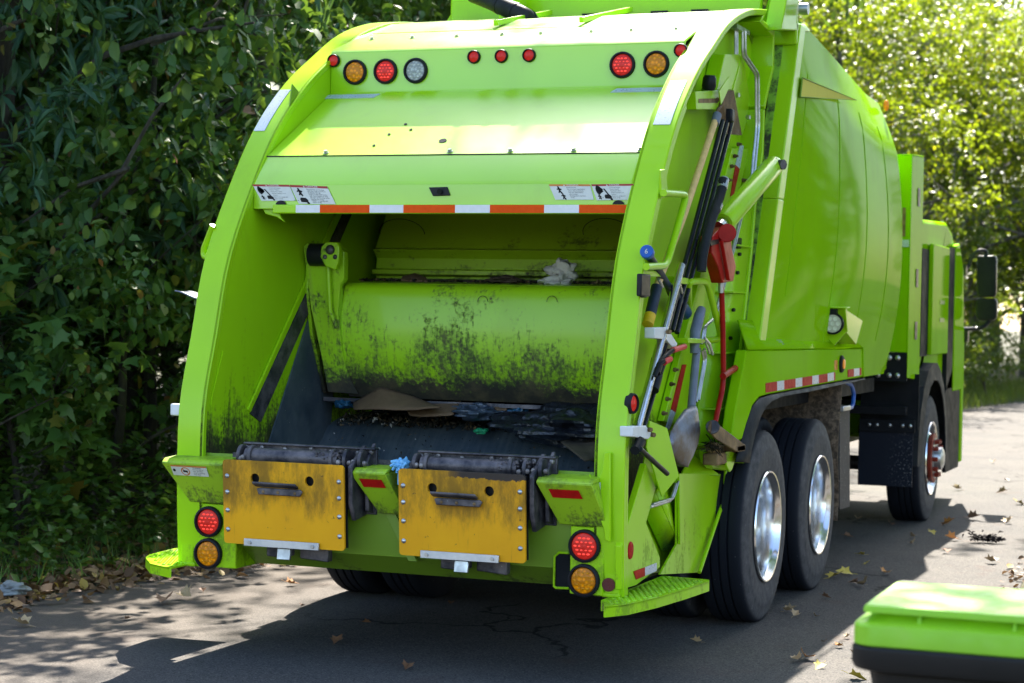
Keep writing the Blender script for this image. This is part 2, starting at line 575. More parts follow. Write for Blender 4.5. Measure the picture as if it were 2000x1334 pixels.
for s in (-1, 1):
    # web plate (hopper side wall)
    web = MB()
    outline = rear_s + FRONT[:]
    web.prism([(s * XI, a, b) for a, b in outline], (-s * .012, 0, 0))
    side = obj('tailgate_side', web, M['paint_wall'], P)
    rm = MB()
    path = rear_s + [(FRONT[0][0] - .28, FRONT[0][1] + .02), (FRONT[0][0] - .08, FRONT[0][1]+.005), FRONT[0], FRONT[1], FRONT[2], FRONT[3]]
    xs = (XI - .016, XO) if s > 0 else (-XO, -XI + .016)
    rm.sheet(path, xs[0], xs[1], -.035)
    obj('rear_rim', rm, M['paint'], side, bevel=.012)
    # return lip that stiffens the outer edge of the rim
    lip = MB()
    lx = (XO - .03, XO - .001) if s > 0 else (-XO + .001, -XO + .03)
    lp = [(a + .033, b) for a, b in rear_s[:26]]
    lip.sheet(lp, lx[0], lx[1], -.035)
    obj('rim_lip', lip, M['paint'], side, bevel=.006)
    # silver reflector strip
    tp = MB()
    seg = [q for q in rear_s if 2.50 < q[1] < 2.80]
    tx = (XI + .012, XO - .03)
    if s < 0: tx = (-XO + .008, -XI - .055)
    tp.sheet(seg, tx[0], tx[1], .004)
    obj('reflector_strip', tp, M['bluetape'], side)
    # front rim
    fr = MB()
    fp = FRONT[3:10]
    fx = (XI - .02, XO) if s > 0 else (-XO, -XI + .02)
    fr.sheet(fp[::-1], fx[0], fx[1], .03)
    obj('front_rim', fr, M['paint'], side, bevel=.005)
    # slot in the left wall near the top
    if s < 0:
        sl = MB()
        c = at(573, 203, 'X', -XI + .004)
        pts = []
        for k in range(9):
            a = math.pi + math.pi * k / 8
            pts.append(c + Vector((0, .052 * math.cos(a), -.055 + .05 * math.sin(a))))
        pts = [c + Vector((0, .05, .07)), c + Vector((0, -.02, .10))] + pts
        sl.plate(pts, .006)
        obj('slot', sl, M['paint_dark'], side)

# diagonal stiffener panel with gussets on both sides of the truck
for s in (-1, 1):
    mb = MB()
    a = FRONT[5:10]
    pts_o = [Vector((s * (XO - .004), y - .0, z)) for y, z in a]
    pts_i = [Vector((s * (XI + .004), y - .34, z)) for y, z in a]
    n = len(a)
    mb.add(pts_o + pts_i, [(i, i + 1, n + i + 1, n + i) for i in range(n - 1)])
    side_pan = obj('corner_panel', mb, M['paint'], P, solid=.008)
    g = MB()
    for zz in (2.02, 1.77, 1.45, 1.16, .98):
        # y on the front line at zz
        for i in range(len(FRONT) - 1):
            (y0, z0), (y1, z1) = FRONT[i], FRONT[i + 1]
            if z1 <= zz <= z0:
                yy = y0 + (y1 - y0) * (zz - z0) / (z1 - z0)
        g.prism([(s * (XI + .01), yy - .32, zz), (s * (XO - .008), yy - .30, zz + .0), (s * (XO - .008), yy - .012, zz)], (0, 0, .008))
    obj('gusset', g, M['paint'], side_pan)
    ho = MB()
    for zz in (1.98, 1.88, 1.68, 1.53, 1.33):
        for i in range(len(FRONT) - 1):
            (y0, z0), (y1, z1) = FRONT[i], FRONT[i + 1]
            if z1 <= zz <= z0:
                yy = y0 + (y1 - y0) * (zz - z0) / (z1 - z0)
        c = Vector((s * (XO - .045), yy - .13, zz))
        ho.cyl(c, c + Vector((s * .012, -.004, 0)), .010, 10)
    obj('drain_hole', ho, M['black'], side_pan)

# ---- rear cover: top skin, light panel, slanted panel
cv = MB()
cv.sheet([(.45, 3.375), (.2, 3.335), (-.15, 3.275), (-.55, 3.155), (-.895, 3.03), (-.912, 3.012), (-.912, 2.80), (-.922, 2.787), (-1.62, 2.402)], -XI + .014, XI - .014, .014)
cover = obj('rear_cover', cv, M['paint_cover'], P, bevel=.004)
tp = MB()
tp.sheet([(.42, 3.374), (.2, 3.338), (-.15, 3.278), (-.5, 3.173)], -.93, -.22, .005)
tp.sheet([(.42, 3.374), (.2, 3.338), (-.15, 3.278), (-.5, 3.173)], .28, .93, .005)
tp.sheet([(.42, 3.374), (.2, 3.338), (-.15, 3.278), (-.5, 3.173)], -.215, .275, .003)
obj('top_plate', tp, M['paint_cover'], cover, bevel=.002)
rb = MB()
for x in (-.215, .275):
    rb.prism([(x - .012, .42, 3.385), (x + .012, .42, 3.385), (x + .012, -.46, 3.197), (x - .012, -.46, 3.197)], (0, -.008, .03))
obj('top_rib', rb, M['paint'], cover, bevel=.003)
hd = MB()
hd.sheet([(-1.585, 2.418), (-1.625, 2.396), (-1.735, 2.268), (-1.75, 2.25), (-1.75, 2.13)], -XI + .014, XI - .014, .014)
hood = obj('hopper_hood', hd, M['paint_cover'], P, bevel=.004)
gp = MB()
gp.box(-.985, .985, -1.622, -1.616, 2.398, 2.4045)
obj('seam_shadow_gap', gp, M['black'], hood)
def bolt(mb, c, n, r=.012, h=.012):
    c, n = Vector(c), Vector(n).normalized()
    mb.lathe([(0, 0), (r * 1.45, 0), (r * 1.45, .003), (r, .003), (r, h), (0, h)], c, n, 10)
bo = MB()
nrm = Vector((0, -.48, .88))
for px in (520, 636, 878, 996, 1120, 1250):
    p = at(px, 297, 'Y', -1.60)
    bolt(bo, (p.x, -1.595, 2.418), nrm, .010, .014)
for x in (-.86, -.62, -.36, -.1, .12, .4, .62, .86):
    bolt(bo, (x, -.66, 3.118), (0, -.36, .93), .009, .012)
obj('cover_bolt', bo, M['zinc'], cover)
ho = MB()
for px, py in ((775, 245), (795, 260), (760, 272), (877, 292), (750, 302)):
    # small drilled holes on the slanted panel
    p = at(px, py, 'Y', -1.4)
    y = -1.4
    z = 2.787 + (y + .922) * .5516 + .001
    ho.cyl((p.x, y - (py - 272) * .004, 2.787 + (y - (py - 272) * .004 + .922) * .5516), (p.x, y - (py - 272) * .004 - .003, 2.787 + (y - (py - 272) * .004 + .922) * .5516 + .004), .008 if py != 292 else .02, 10)
obj('drilled_hole', ho, M['black'], cover)
rs = MB()
for x0, x1 in ((-1.0, -.70), (.665, .965)):
    sk = .03 if x0 < 0 else -.03
    a, b = Vector((0, -.930, 2.785)), Vector((0, -.972, 2.7615))
    rs.plate([(x0 + (.01 if x0 < 0 else -.03), a.y, a.z), (x1 + (.02 if x0 < 0 else 0), a.y, a.z), (x1 + (0 if x0 < 0 else 0), b.y, b.z), (x0 + (-.01 if x0 < 0 else -.05), b.y, b.z)], .004)
obj('reflector_strip', rs, M['bluetape'], cover)
# dark camera handle on the hood
hh = MB()
a, b, c, d = [at(x, y, 'Y', -1.752) for x, y in ((838, 366), (874, 365), (880, 382), (846, 383))]
hh.plate([a, b, c, d], .012)
cmr = obj('rear_camera', hh, M['black'], hood, bevel=.003)
hh = MB()
hh.cyl(at(858, 374, 'Y', -1.757), at(858, 374, 'Y', -1.775), .012, 12)
obj('camera_lens', hh, M['glass'], cmr)
# beam with the orange and white strip
bm_ = MB()
xl = at(532, 405, 'Y', -1.76).x
bm_.box(xl, XI - .014, -1.762, -1.715, 2.108, 2.152)
beam = obj('strip_beam', bm_, M['paint'], hood, bevel=.006)
cuts = [(578, 'w'), (625, 'o'), (722, 'w'), (788, 'o'), (889, 'w'), (957, 'o'), (1063, 'w'), (1131, 'o'), (1240, None)]
mw, mo = MB(), MB()
for (x0, k), (x1, _) in zip(cuts, cuts[1:]):
    a, b = at(x0, 406, 'Y', -1.764).x, at(x1, 406, 'Y', -1.764).x
    b = min(b, XI - .02)
    (mw if k == 'w' else mo).box(a, b, -1.7655, -1.7615, 2.112, 2.150)
obj('white_marking', mw, M['whitetape'], beam)
obj('orange_marking', mo, M['orangetape'], beam)
br = MB()
br.prism([at(x, y, 'Y', -1.73) for x, y in ((492, 372), (520, 400), (545, 402), (548, 424), (556, 434), (540, 424), (518, 418))], (0, .02, 0))
obj('bracket', br, M['paint'], hood, bevel=.004)
kk = MB()
for x, y in ((549, 397), (1208, 397)):
    c = at(x, y, 'Y', -1.753)
    pts = [c + Vector((.028 * math.cos(t), 0, .02 * math.sin(t) - .006)) for t in [math.pi * k / 10 for k in range(11)]]
    kk.prism(pts, (0, -.004, 0))
obj('latch_hole', kk, M['black'], hood)

# ---- warning labels
def warning(px_quad, Y, title_col, lines, parent, picts, off=.003):
    """px_quad: TL, TR, BR, BL on the plane y=Y"""
    q = [at(x, y, 'Y', Y) for x, y in px_quad]
    mb = MB()
    mb.prism(q, (0, -.002, 0), 0)
    u = (q[1] - q[0])
    v = (q[0] - q[3])
    W, Hh = u.length, v.length
    def pt(a, b, o=.0024): return q[3] + u * a + v * b + Vector((0, -o, 0))
    def quad(a0, b0, a1, b1, mi, o=.0026):
        mb.add([pt(a0, b0, o), pt(a1, b0, o), pt(a1, b1, o), pt(a0, b1, o)], [(0, 1, 2, 3)], mi)
    quad(0, .88, 1, 1, 1)
    un = u.normalized()
    vn = v.normalized()
    mb.text(lines[0], pt(.42, .895, .0029), un, vn, Hh * .11, 0, 0, width=W * .4)
    mb.add([pt(.34, .895, .0029), pt(.39, .895, .0029), pt(.365, .985, .0029)], [(0, 1, 2)], 0)
    n = len(lines) - 1
    for i, l in enumerate(lines[1:]):
        b = .80 - i * (.76 / n)
        mb.text(l, pt(.40 if picts else .04, b - .04, .0028), un, vn, Hh * .066, 2, 0, width=W * (.56 if picts else .9))
    if picts: 
        for pc in picts:
            k, a, b, sz = pc
            if k == 'hand':
                for j in range(5):
                    ang = math.pi * (.75 + .11 * j)
                    c0 = pt(a, b, .0028)
                    e = c0 + un * math.cos(ang) * sz * W + vn * math.sin(ang) * sz * W
                    w = vn * .006 * math.cos(ang) - un * .006 * math.sin(ang)
                    mb.add([c0 - w, e - w, e + w, c0 + w], [(0, 1, 2, 3)], 2)
                mb.add([pt(a + .02, b + .1, .0028), pt(a + .06, b + .1, .0028), pt(a + .13, b - .3, .0028), pt(a + .09, b - .3, .0028)], [(0, 1, 2, 3)], 2)
            if k == 'man':
                c0 = pt(a, b, .0028)
                r = sz * W
                mb.add([c0 + un * r * .25 * math.cos(t) + vn * (r * .25 * math.sin(t) + r * .75) for t in [2 * math.pi * j / 8 for j in range(8)]], [tuple(range(8))], 2)
                for dx0, dz0, dx1, dz1 in ((0, .5, 0, -.1), (0, -.1, .35, -.8), (0, -.1, -.35, -.7), (0, .4, .55, .1), (0, .4, -.55, .2)):
                    e0 = c0 + un * r * dx0 + vn * r * dz0
                    e1 = c0 + un * r * dx1 + vn * r * dz1
                    dd = (e1 - e0).normalized()
                    w = Vector((-dd.z, 0, dd.x)) * r * .16
                    mb.add([e0 - w, e1 - w, e1 + w, e0 + w], [(0, 1, 2, 3)], 2)
            if k == 'truck':
                c0 = pt(a, b, .0028)
                r = sz * W
                mb.add([c0 + un * r * x_ + vn * r * z_ for x_, z_ in ((-1, -.5), (.9, -.6), (1.1, .1), (.7, .7), (-.6, .75), (-1, .3))], [tuple(range(6))], 2)
                mb.add([c0 + un * (r * .8 + r * .36 * math.cos(t)) + vn * (r * .36 * math.sin(t) - r * .7) for t in [2 * math.pi * j / 10 for j in range(10)]], [tuple(range(10))], 2)
                for j in (1.5, 2.0, 2.5):
                    mb.add([c0 - un * r * j + vn * r * dz - un * dx * r for dx, dz in ((0, -.3), (.25, -.15), (0, 0))], [(0, 1, 2)], 2)
    return obj('warning_label', mb, [M['label'], M[title_col], M['ink']], parent, recalc=False, smooth=0)

crush = ['DANGER', 'Crush and Impact', 'Power Hazard', 'Stand clear when', 'vehicle operator is in', 'motion.', 'Failure to comply will', 'injure or kill.']
warning([(493, 360), (565, 361), (578, 392), (511, 392)], -1.752, 'labelred', crush, hood, [('hand', .22, .62, .16), ('man', .10, .2, .07), ('truck', .30, .2, .08)])
warning([(566, 361), (639, 364), (656, 399), (584, 398)], -1.753, 'labelred', ['DANGER', 'Do not ride on the step', 'with the truck in reverse', 'or above 10 mph.', 'Hold on with both hands', 'and stand square on step.', 'Do not use the step when', 'backing the truck.', 'Failure to comply will', 'injure or kill.'], hood, [('man', .18, .62, .12), ('truck', .2, .2, .1)])
warning([(1072, 360), (1152, 360), (1160, 390), (1085, 390)], -1.752, 'labelorange', ['WARNING', 'Backing Hazard.', 'Do not stop or stand behind', 'vehicle while it is backing.', 'Stay clear when backing', 'alarm sounds.', 'Backing vehicle may injure', 'or kill.'], hood, [('man', .2, .62, .1), ('man', .24, .2, .09)])
warning([(1155, 360), (1237, 359), (1243, 390), (1166, 391)], -1.753, 'labelred', crush, hood, [('hand', .22, .62, .16), ('man', .10, .2, .07), ('truck', .30, .2, .08)])

# ---- round lamps
def lamp_mesh(R):
    b = MB()
    b.lathe([(R * .80, .004), (R * .80, -.014), (R * .86, -.020), (R * .97, -.016), (R, -.006), (R, .012), (R * .75, .012)], (0, 0, 0), (0, 1, 0), 28)
    l = MB()
    l.lathe([(R * .80, -.004), (R * .74, -.010), (R * .45, -.014), (.0005, -.0155)], (0, 0, 0), (0, 1, 0), 28)
    return b, l
lamp_cache = {}
def lamp(x, y, z, R, kind, parent, n=(0, -1, 0), name='round_lamp', lab=None, led=True):
    key = (round(R, 3), kind)
    rot = Vector((0, -1, 0)).rotation_difference(Vector(n)).to_euler()
    if key in lamp_cache:
        o = dup(lamp_cache[key], parent, (x, y, z), rot)
    else:
        b, l = lamp_mesh(R)
        o = obj(name, b, M['bezel'], parent, loc=(x, y, z))
        if led:
            d = l
            if R > .05:
                spots = [(i * .27 + (.13 if j % 2 else 0), j * .235) for j in range(-2, 3) for i in range(-2, 3)]
            else:
                spots = [(-.3, .12), (.02, .3), (.3, .1), (-.1, -.2), (.22, -.28), (0, 0)]
            for i, j in spots:
                if i * i + j * j < .42:
                    d.ball((i * R, -.0125, j * R), R * .085, 8, 1, (1.5, .5, .75))
        obj('lens', l, [M['lens_' + kind], M['led_' + kind]], o)
        o.rotation_euler = rot
        lamp_cache[key] = o
    if lab: o['label'] = lab
    return o
YL = -.913
for x, z, k in ((-.8353, 2.9057, 'amber'), (-.657, 2.9057, 'red'), (-.483, 2.905, 'clear'), (.657, 2.9057, 'red'), (.8353, 2.9057, 'amber')):
    lamp(x, YL, z, .068, k, P)
for x in (-.962, -.153, 0, .153, .962):
    lamp(x, YL, 2.970 if abs(x) > .5 else 2.968, .0355, 'red', P)

# ---- hopper inside
fl = MB()
fl.sheet([(-2.15, .90), (-2.10, .86), (-2.02, .74), (-1.8, .61), (-1.5, .59), (-1.25, .68), (-1.05, .84), (-.88, 1.0), (-.7, 1.04), (-.2, 1.06), (.3, 1.15)], -XI + .012, XI - .012, .014)
floor = obj('hopper_floor', fl, M['worn_steel'], P)
# worn liner plate low on both walls
for s in (-1, 1):
    ln = MB()
    x = s * (XI - .015)
    pts = [at(px, py, 'X', -XI + .015) for px, py in ((605, 610), (648, 770), (640, 890), (600, 905), (522, 868))]
    ln.prism([(x, p.y, p.z) for p in pts], (-s * .008, 0, 0))
    obj('liner_plate', ln, M['worn_steel'], P)
    rl = MB()
    q = [at(px, py, 'X', -XI + .02) for px, py in ((668, 418), (685, 418), (507, 824), (487, 808))]
    rl.prism([(s * (XI - .016), p.y, p.z) for p in q], (-s * .012, 0, 0))
    obj('slide_slot', rl, M['dark_steel'], P)
    rl = MB()
    q = [at(px, py, 'X', -XI + .02) for px, py in ((655, 418), (666, 418), (487, 806), (482, 800))]
    rl.prism([(s * (XI - .014), p.y, p.z) for p in q], (-s * .014, 0, 0))
    obj('slide_rail', rl, M['paint_wall'], P, bevel=.004)
    sc = MB()
    q = [Vector((0, a, b)) for a, b in ((-2.035, 1.43), (-1.97, 1.38), (-1.63, 1.04), (-1.60, .97), (-1.95, .92), (-2.14, .92), (-2.14, 1.2))]
    sc.prism([(s * (XI - .014), p.y, p.z) for p in q], (-s * .006, 0, 0))
    obj('wear_plate', sc, M['paint_wall'], P)
# back wall behind the slide
bw = MB()
bw.sheet([(-.05, 1.05), (.0, 1.5), (.05, 2.3), (.2, 3.2)], -XI + .02, XI - .02, -.02)
obj('hopper_back_wall', bw, M['paint_carriage'], P)
# carriage (upper slide panel) with ribs
cr = MB()
cr.sheet([(-.36, 2.32), (-.40, 2.155), (-.52, 1.985), (-.555, 1.975), (-.50, 1.93), (-.51, 1.87), (-.56, 1.865), (-.56, 1.84), (-.50, 1.83), (-.52, 1.70), (-.55, 1.5)], -.88, .94, .02)
carr = obj('slide_panel', cr, M['paint_carriage'], P, bevel=.003)
rg = MB()
for cx in (-.84, .17):
    c = at(787 if cx < 0 else 1187, 455, 'Y', -.455)
    pts = [c + Vector((.135 * math.cos(t), -.58 * .075 * math.sin(t) * 1, .075 * math.sin(t))) for t in [2 * math.pi * k / 40 for k in range(41)]]
    rg.tube([p + Vector((0, -.012, 0)) for p in pts], .0022, 5, cap=False)
obj('access_ring', rg, M['seam_grime'], carr)
gd = MB()
gd.sheet([(-.50, 1.80), (-.62, 1.74), (-.9, 1.72)], -.9, .95, -.02)
obj('slide_ledge', gd, M['dark_steel'], carr)
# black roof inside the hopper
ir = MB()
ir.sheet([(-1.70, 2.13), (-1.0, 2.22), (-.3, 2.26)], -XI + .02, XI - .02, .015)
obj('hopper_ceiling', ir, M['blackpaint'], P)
# packer blade, curved plate
bl = MB()
prof = smooth_path([(0, -1.03, 1.782), (0, -1.075, 1.75), (0, -1.105, 1.62), (0, -1.11, 1.47), (0, -1.085, 1.34), (0, -1.04, 1.25), (0, -.99, 1.18)], 3)
bl.sheet([(p.y, p.z) for p in prof], -.80, .955, .02)
bl.sheet([(-1.03, 1.783), (-.72, 1.80)], -.80, .955, -.02)
blade = obj('packer_blade', bl, M['paint_blade'], P, bevel=.003)
for s in (-1, 1):
    ar = MB()
    # side arm plate (faces the rear) and its outer cheek
    fpx_ = ((592, 482), (600, 474), (628, 490), (640, 476), (655, 474), (672, 492), (672, 545), (664, 556), (660, 610), (668, 680), (680, 730), (700, 770), (640, 766), (628, 700), (608, 600))
    yb = [-1.19, -1.19, -1.18, -1.18, -1.18, -1.17, -1.16, -1.15, -1.145, -1.12, -1.08, -1.02, -1.02, -1.10, -1.18]
    f = [at(a_, b_, 'Y', y_) for (a_, b_), y_ in zip(fpx_, yb)]
    vs = []
    for p, y in zip(f, yb):
        q = Vector((p.x, y, p.z))
        vs.append(Vector((s * abs(q.x) if s > 0 else q.x, q.y, q.z)))
    ar.prism(vs, (0, .05, 0))
    arm = obj('blade_arm', ar, M['paint_blade'], blade, bevel=.004)
    ck = MB()
    ck.prism([(s * .974, y, z) for y, z in ((-1.17, 1.97), (-1.10, 2.0), (-.9, 1.98), (-.8, 1.5), (-.85, 1.19), (-.95, 1.19), (-1.12, 1.5), (-1.19, 1.75))], (-s * .02, 0, 0))
    obj('arm_cheek', ck, M['paint_blade'], arm, bevel=.004)
    ey = MB()
    c = at(652, 494, 'Y', -1.20)
    c = Vector((s * abs(c.x), -1.20, c.z))
    pts = [c + Vector((s * dx, 0, dz)) for dx, dz in ((-.05, .03), (-.035, .055), (.03, .055), (.055, .03), (.06, -.02), (.03, -.07), (-.03, -.09), (-.045, -.05))]
    ey.prism(pts, (0, -.04, 0))
    obj('pivot_boss', ey, M['paint_blade'], arm, bevel=.006)
    pn = MB()
    pn.ball(c + Vector((0, -.045, .015)), .026, 14, 0, (1, .6, 1))
    for dx in (-.03, .028): pn.ball(c + Vector((dx, -.043, -.022)), .013, 10, 0, (1, .6, 1))
    obj('pivot_bolt', pn, M['dark_steel'], arm)
    bk = MB()
    bk.cyl(c + Vector((-s * .0, .02, -.01)) + Vector((s * .05, 0, 0)), c + Vector((s * .14, .02, -.01)), .06, 20)
    obj('pivot_pin', bk, M['black'], arm)
    rbx = MB()
    p1, p2, p3 = at(641, 520, 'Y', -1.19), at(645, 607, 'Y', -1.17), at(658, 640, 'Y', -1.14)
    rbx.tube([Vector((s * abs(p.x), p.y, p.z)) for p in (p1, p2, p3)], .013, 8)
    obj('arm_rib', rbx, M['paint_blade'], arm)
mk = MB()
for px in (945, 1080):
    c = at(px, 578, 'Y', -1.09)
    mk.tube([Vector((c.x + .028 * math.cos(t), -1.103 - (math.sin(t)) * .0 , c.z - .03 + .03 * math.sin(t))) for t in [math.pi * k / 8 for k in range(9)]], .0018, 5)
obj('scratch_mark', mk, M['seam_grime'], blade)
sp_ = MB()
c = at(1203, 600, 'Y', -1.13)
sp_.plate([(c.x - .005, -1.127, c.z + .09), (c.x + .05, -1.13, c.z + .12), (c.x + .05, -1.152, c.z - .13), (c.x + .008, -1.152, c.z - .10)], .003)
obj('blue_patch', sp_, plain('blue_scuff', (.03, .22, .32), .5), blade)
ul = MB()
ul.sheet([(-.99, 1.172), (-.85, 1.155)], -.95, .955, -.02)
obj('blade_edge', ul, M['dark_steel'], blade)

# ---- rear sill, lamp boxes, lifters
sl = MB()
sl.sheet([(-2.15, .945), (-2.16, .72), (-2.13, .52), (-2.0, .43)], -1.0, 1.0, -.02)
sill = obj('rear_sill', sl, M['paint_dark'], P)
sk = MB()
sk.sheet([(-2.175, .955), (-2.18, .72)], -.83, .79, -.012)
obj('sill_wear_plate', sk, M['dark_steel'], sill)
def pad(xs, parent):
    """sloping green lip: xs = x at top-left, top-right, bottom-right, bottom-left"""
    mb = MB()
    tl, tr, brr, bl_ = xs
    yt, yb, zt, zb = -2.345, -2.215, .925, .712
    mb.prism([(tl, yt, zt - .02), (tr, yt, zt - .02), (brr, yb, zb), (bl_, yb, zb)], (0, .02, 0))
    mb.prism([(tl, yt, zt - .02), (tr, yt, zt - .02), (tr, yt + .03, zt), (tl, yt + .03, zt)], (0, .02, 0))
    mb.prism([(tl, yt + .03, zt - .0), (tr, yt + .03, zt - .0), (tr, -2.15, zt + .01), (tl, -2.15, zt + .01)], (0, 0, -.02))
    # side cheeks
    for a, b in ((tl, bl_), (tr, brr)):
        mb.prism([(a, yt + .005, zt - .022), (b, yb + .005, zb), (b, -2.16, zb), (a, -2.16, zt - .01)], (.012 if a == tl else -.012, 0, 0))
    return obj('sill_pad', mb, M['paint_sill'], parent, bevel=.005)
pl_ = pad((-1.125, -.80, -.79, -1.04), sill)
pm_ = pad((-.145, .035, .085, -.052), sill)
pr_ = pad((.755, 1.015, 1.05, .825), sill)
for q, zc in (((( -.100, .010, .022, -.088)), .86), ((.812, .95, .962, .824), .86)):
    rt = MB()
    f = lambda z: -2.345 + (.905 - z) * (.13 / .193) - .004
    rt.prism([(q[0], f(.877), .877), (q[1], f(.877), .877), (q[2], f(.838), .838), (q[3], f(.838), .838)], (0, -.003, 0))
    obj('red_reflector', rt, M['redtape'], sill)
# small label on the left pad
wl = MB()
f = lambda z: -2.345 + (.905 - z) * (.13 / .193) - .004
q = [Vector((-1.075, f(.895), .895)), Vector((-.885, f(.895), .895)), Vector((-.885, f(.845), .845)), Vector((-1.075, f(.845), .845))]
wl.prism(q, (0, -.002, 0))
u, v = q[1] - q[0], q[0] - q[3]
o_ = Vector((0, -.0026, 0))
wl.add([q[3] + u * a + v * b + o_ for a, b in ((0, .86), (1, .86), (1, 1), (0, 1))], [(0, 1, 2, 3)], 1)
ring = [2 * math.pi * k / 20 for k in range(20)]
cc = q[3] + u * .38 + v * .42 + o_
R0 = v.length * .40
wl.add([cc + u.normalized() * R0 * math.cos(t) + v.normalized() * R0 * math.sin(t) for t in ring] + [cc + u.normalized() * R0 * .78 * math.cos(t) + v.normalized() * R0 * .78 * math.sin(t) for t in ring], [(i, (i + 1) % 20, (i + 1) % 20 + 20, i + 20) for i in range(20)], 1)
wl.add([cc + u.normalized() * R0 * a + v.normalized() * R0 * b for a, b in ((-.7, .55), (-.55, .7), (.7, -.55), (.55, -.7))], [(0, 1, 2, 3)], 1)
wl.add([cc + u.normalized() * R0 * a + v.normalized() * R0 * b + o_ * .2 for a, b in ((-.5, -.2), (.5, -.2), (.5, .2), (-.5, .3))], [(0, 1, 2, 3)], 2)
wl.add([q[3] + u * (.07 + .04 * math.cos(t)) + v * (.5 + .14 * math.sin(t)) + o_ for t in ring[::2]], [tuple(range(10))], 2)
for i, l in enumerate(('WARNING', 'Do not ride on', 'rear sill when', 'truck is moving.', 'Stay clear.')):
    wl.text(l, q[3] + u * .60 + v * (.74 - i * .16) + o_, u.normalized(), v.normalized(), v.length * .11, 2, 0, width=u.length * .36)
obj('warning_label', wl, [M['label'], M['labelorange'], M['ink']], pl_, recalc=False, smooth=0)
# corner upstand at the right end of the sill
cu_ = MB()
cu_.prism([at(px, py, 'Y', -2.235) for px, py in ((1150, 925), (1156, 936), (1168, 938), (1176, 918), (1180, 884), (1192, 884), (1192, 1060), (1181, 1055), (1179, 1035), (1162, 985))], (0, .02, 0))
obj('corner_plate', cu_, M['paint_low'], sill, bevel=.004)
rf = MB()
rf.prism([at(px, py, 'Y', -2.238) for px, py in ((1158, 945), (1173, 942), (1173, 966), (1158, 967))], (0, -.002, 0))
obj('silver_reflector', rf, M['bluetape'], sill)
# lamp boxes
for s in (-1, 1):
    lb = MB()
    x0, x1 = (-1.0, -.795) if s < 0 else (.872, 1.03)
    lb.box(x0, x1, -2.20, -1.95, .405, .706)
    box = obj('lamp_box', lb, M['paint_low'], P, bevel=.006)
    lamp(s * .9416, -2.205, .6216, .074, 'red', P)
    lamp(s * .9416, -2.205, .4695, .074, 'amber', P)
    po = MB()
    po.box(*((-1.10, -1.03) if s < 0 else (1.03, 1.105)), -2.19, -2.10, .40, .95)
    po.prism([(s * 1.02, -2.195, z) for z in (.4,)] + [(s * 1.105, -2.195, .4), (s * 1.105, -2.195, .42), (s * 1.02, -2.195, .42)], (0, .1, 0))
    post = obj('corner_post', po, M['paint_low'], P, bevel=.006)
    rr = MB()
    c = at(1189, 1142, 'Y', -2.194)
    rr.cyl((s * abs(c.x), -2.19, c.z), (s * abs(c.x), -2.2, c.z), .030, 24)
    if s > 0: obj('round_reflector', rr, plain('dark_red_reflector', (.10, .012, .014), .3), post)
# dark bracket box under the right lamps
bb = MB()
bb.box(.79, .865, -2.16, -2.02, .41, .58)
und = obj('hose_bracket', bb, M['blackpaint'], P, bevel=.006)
bb = MB()
for a in ((1083, 1082), (1083, 1147)):
    pass
bb.tube([at(x, y, 'Y', -2.165) for x, y in ((1111, 1080), (1092, 1079), (1083, 1087), (1082, 1145), (1086, 1148), (1111, 1149))], .006, 8)
obj('bracket_edge', bb, M['paint_low'], und)

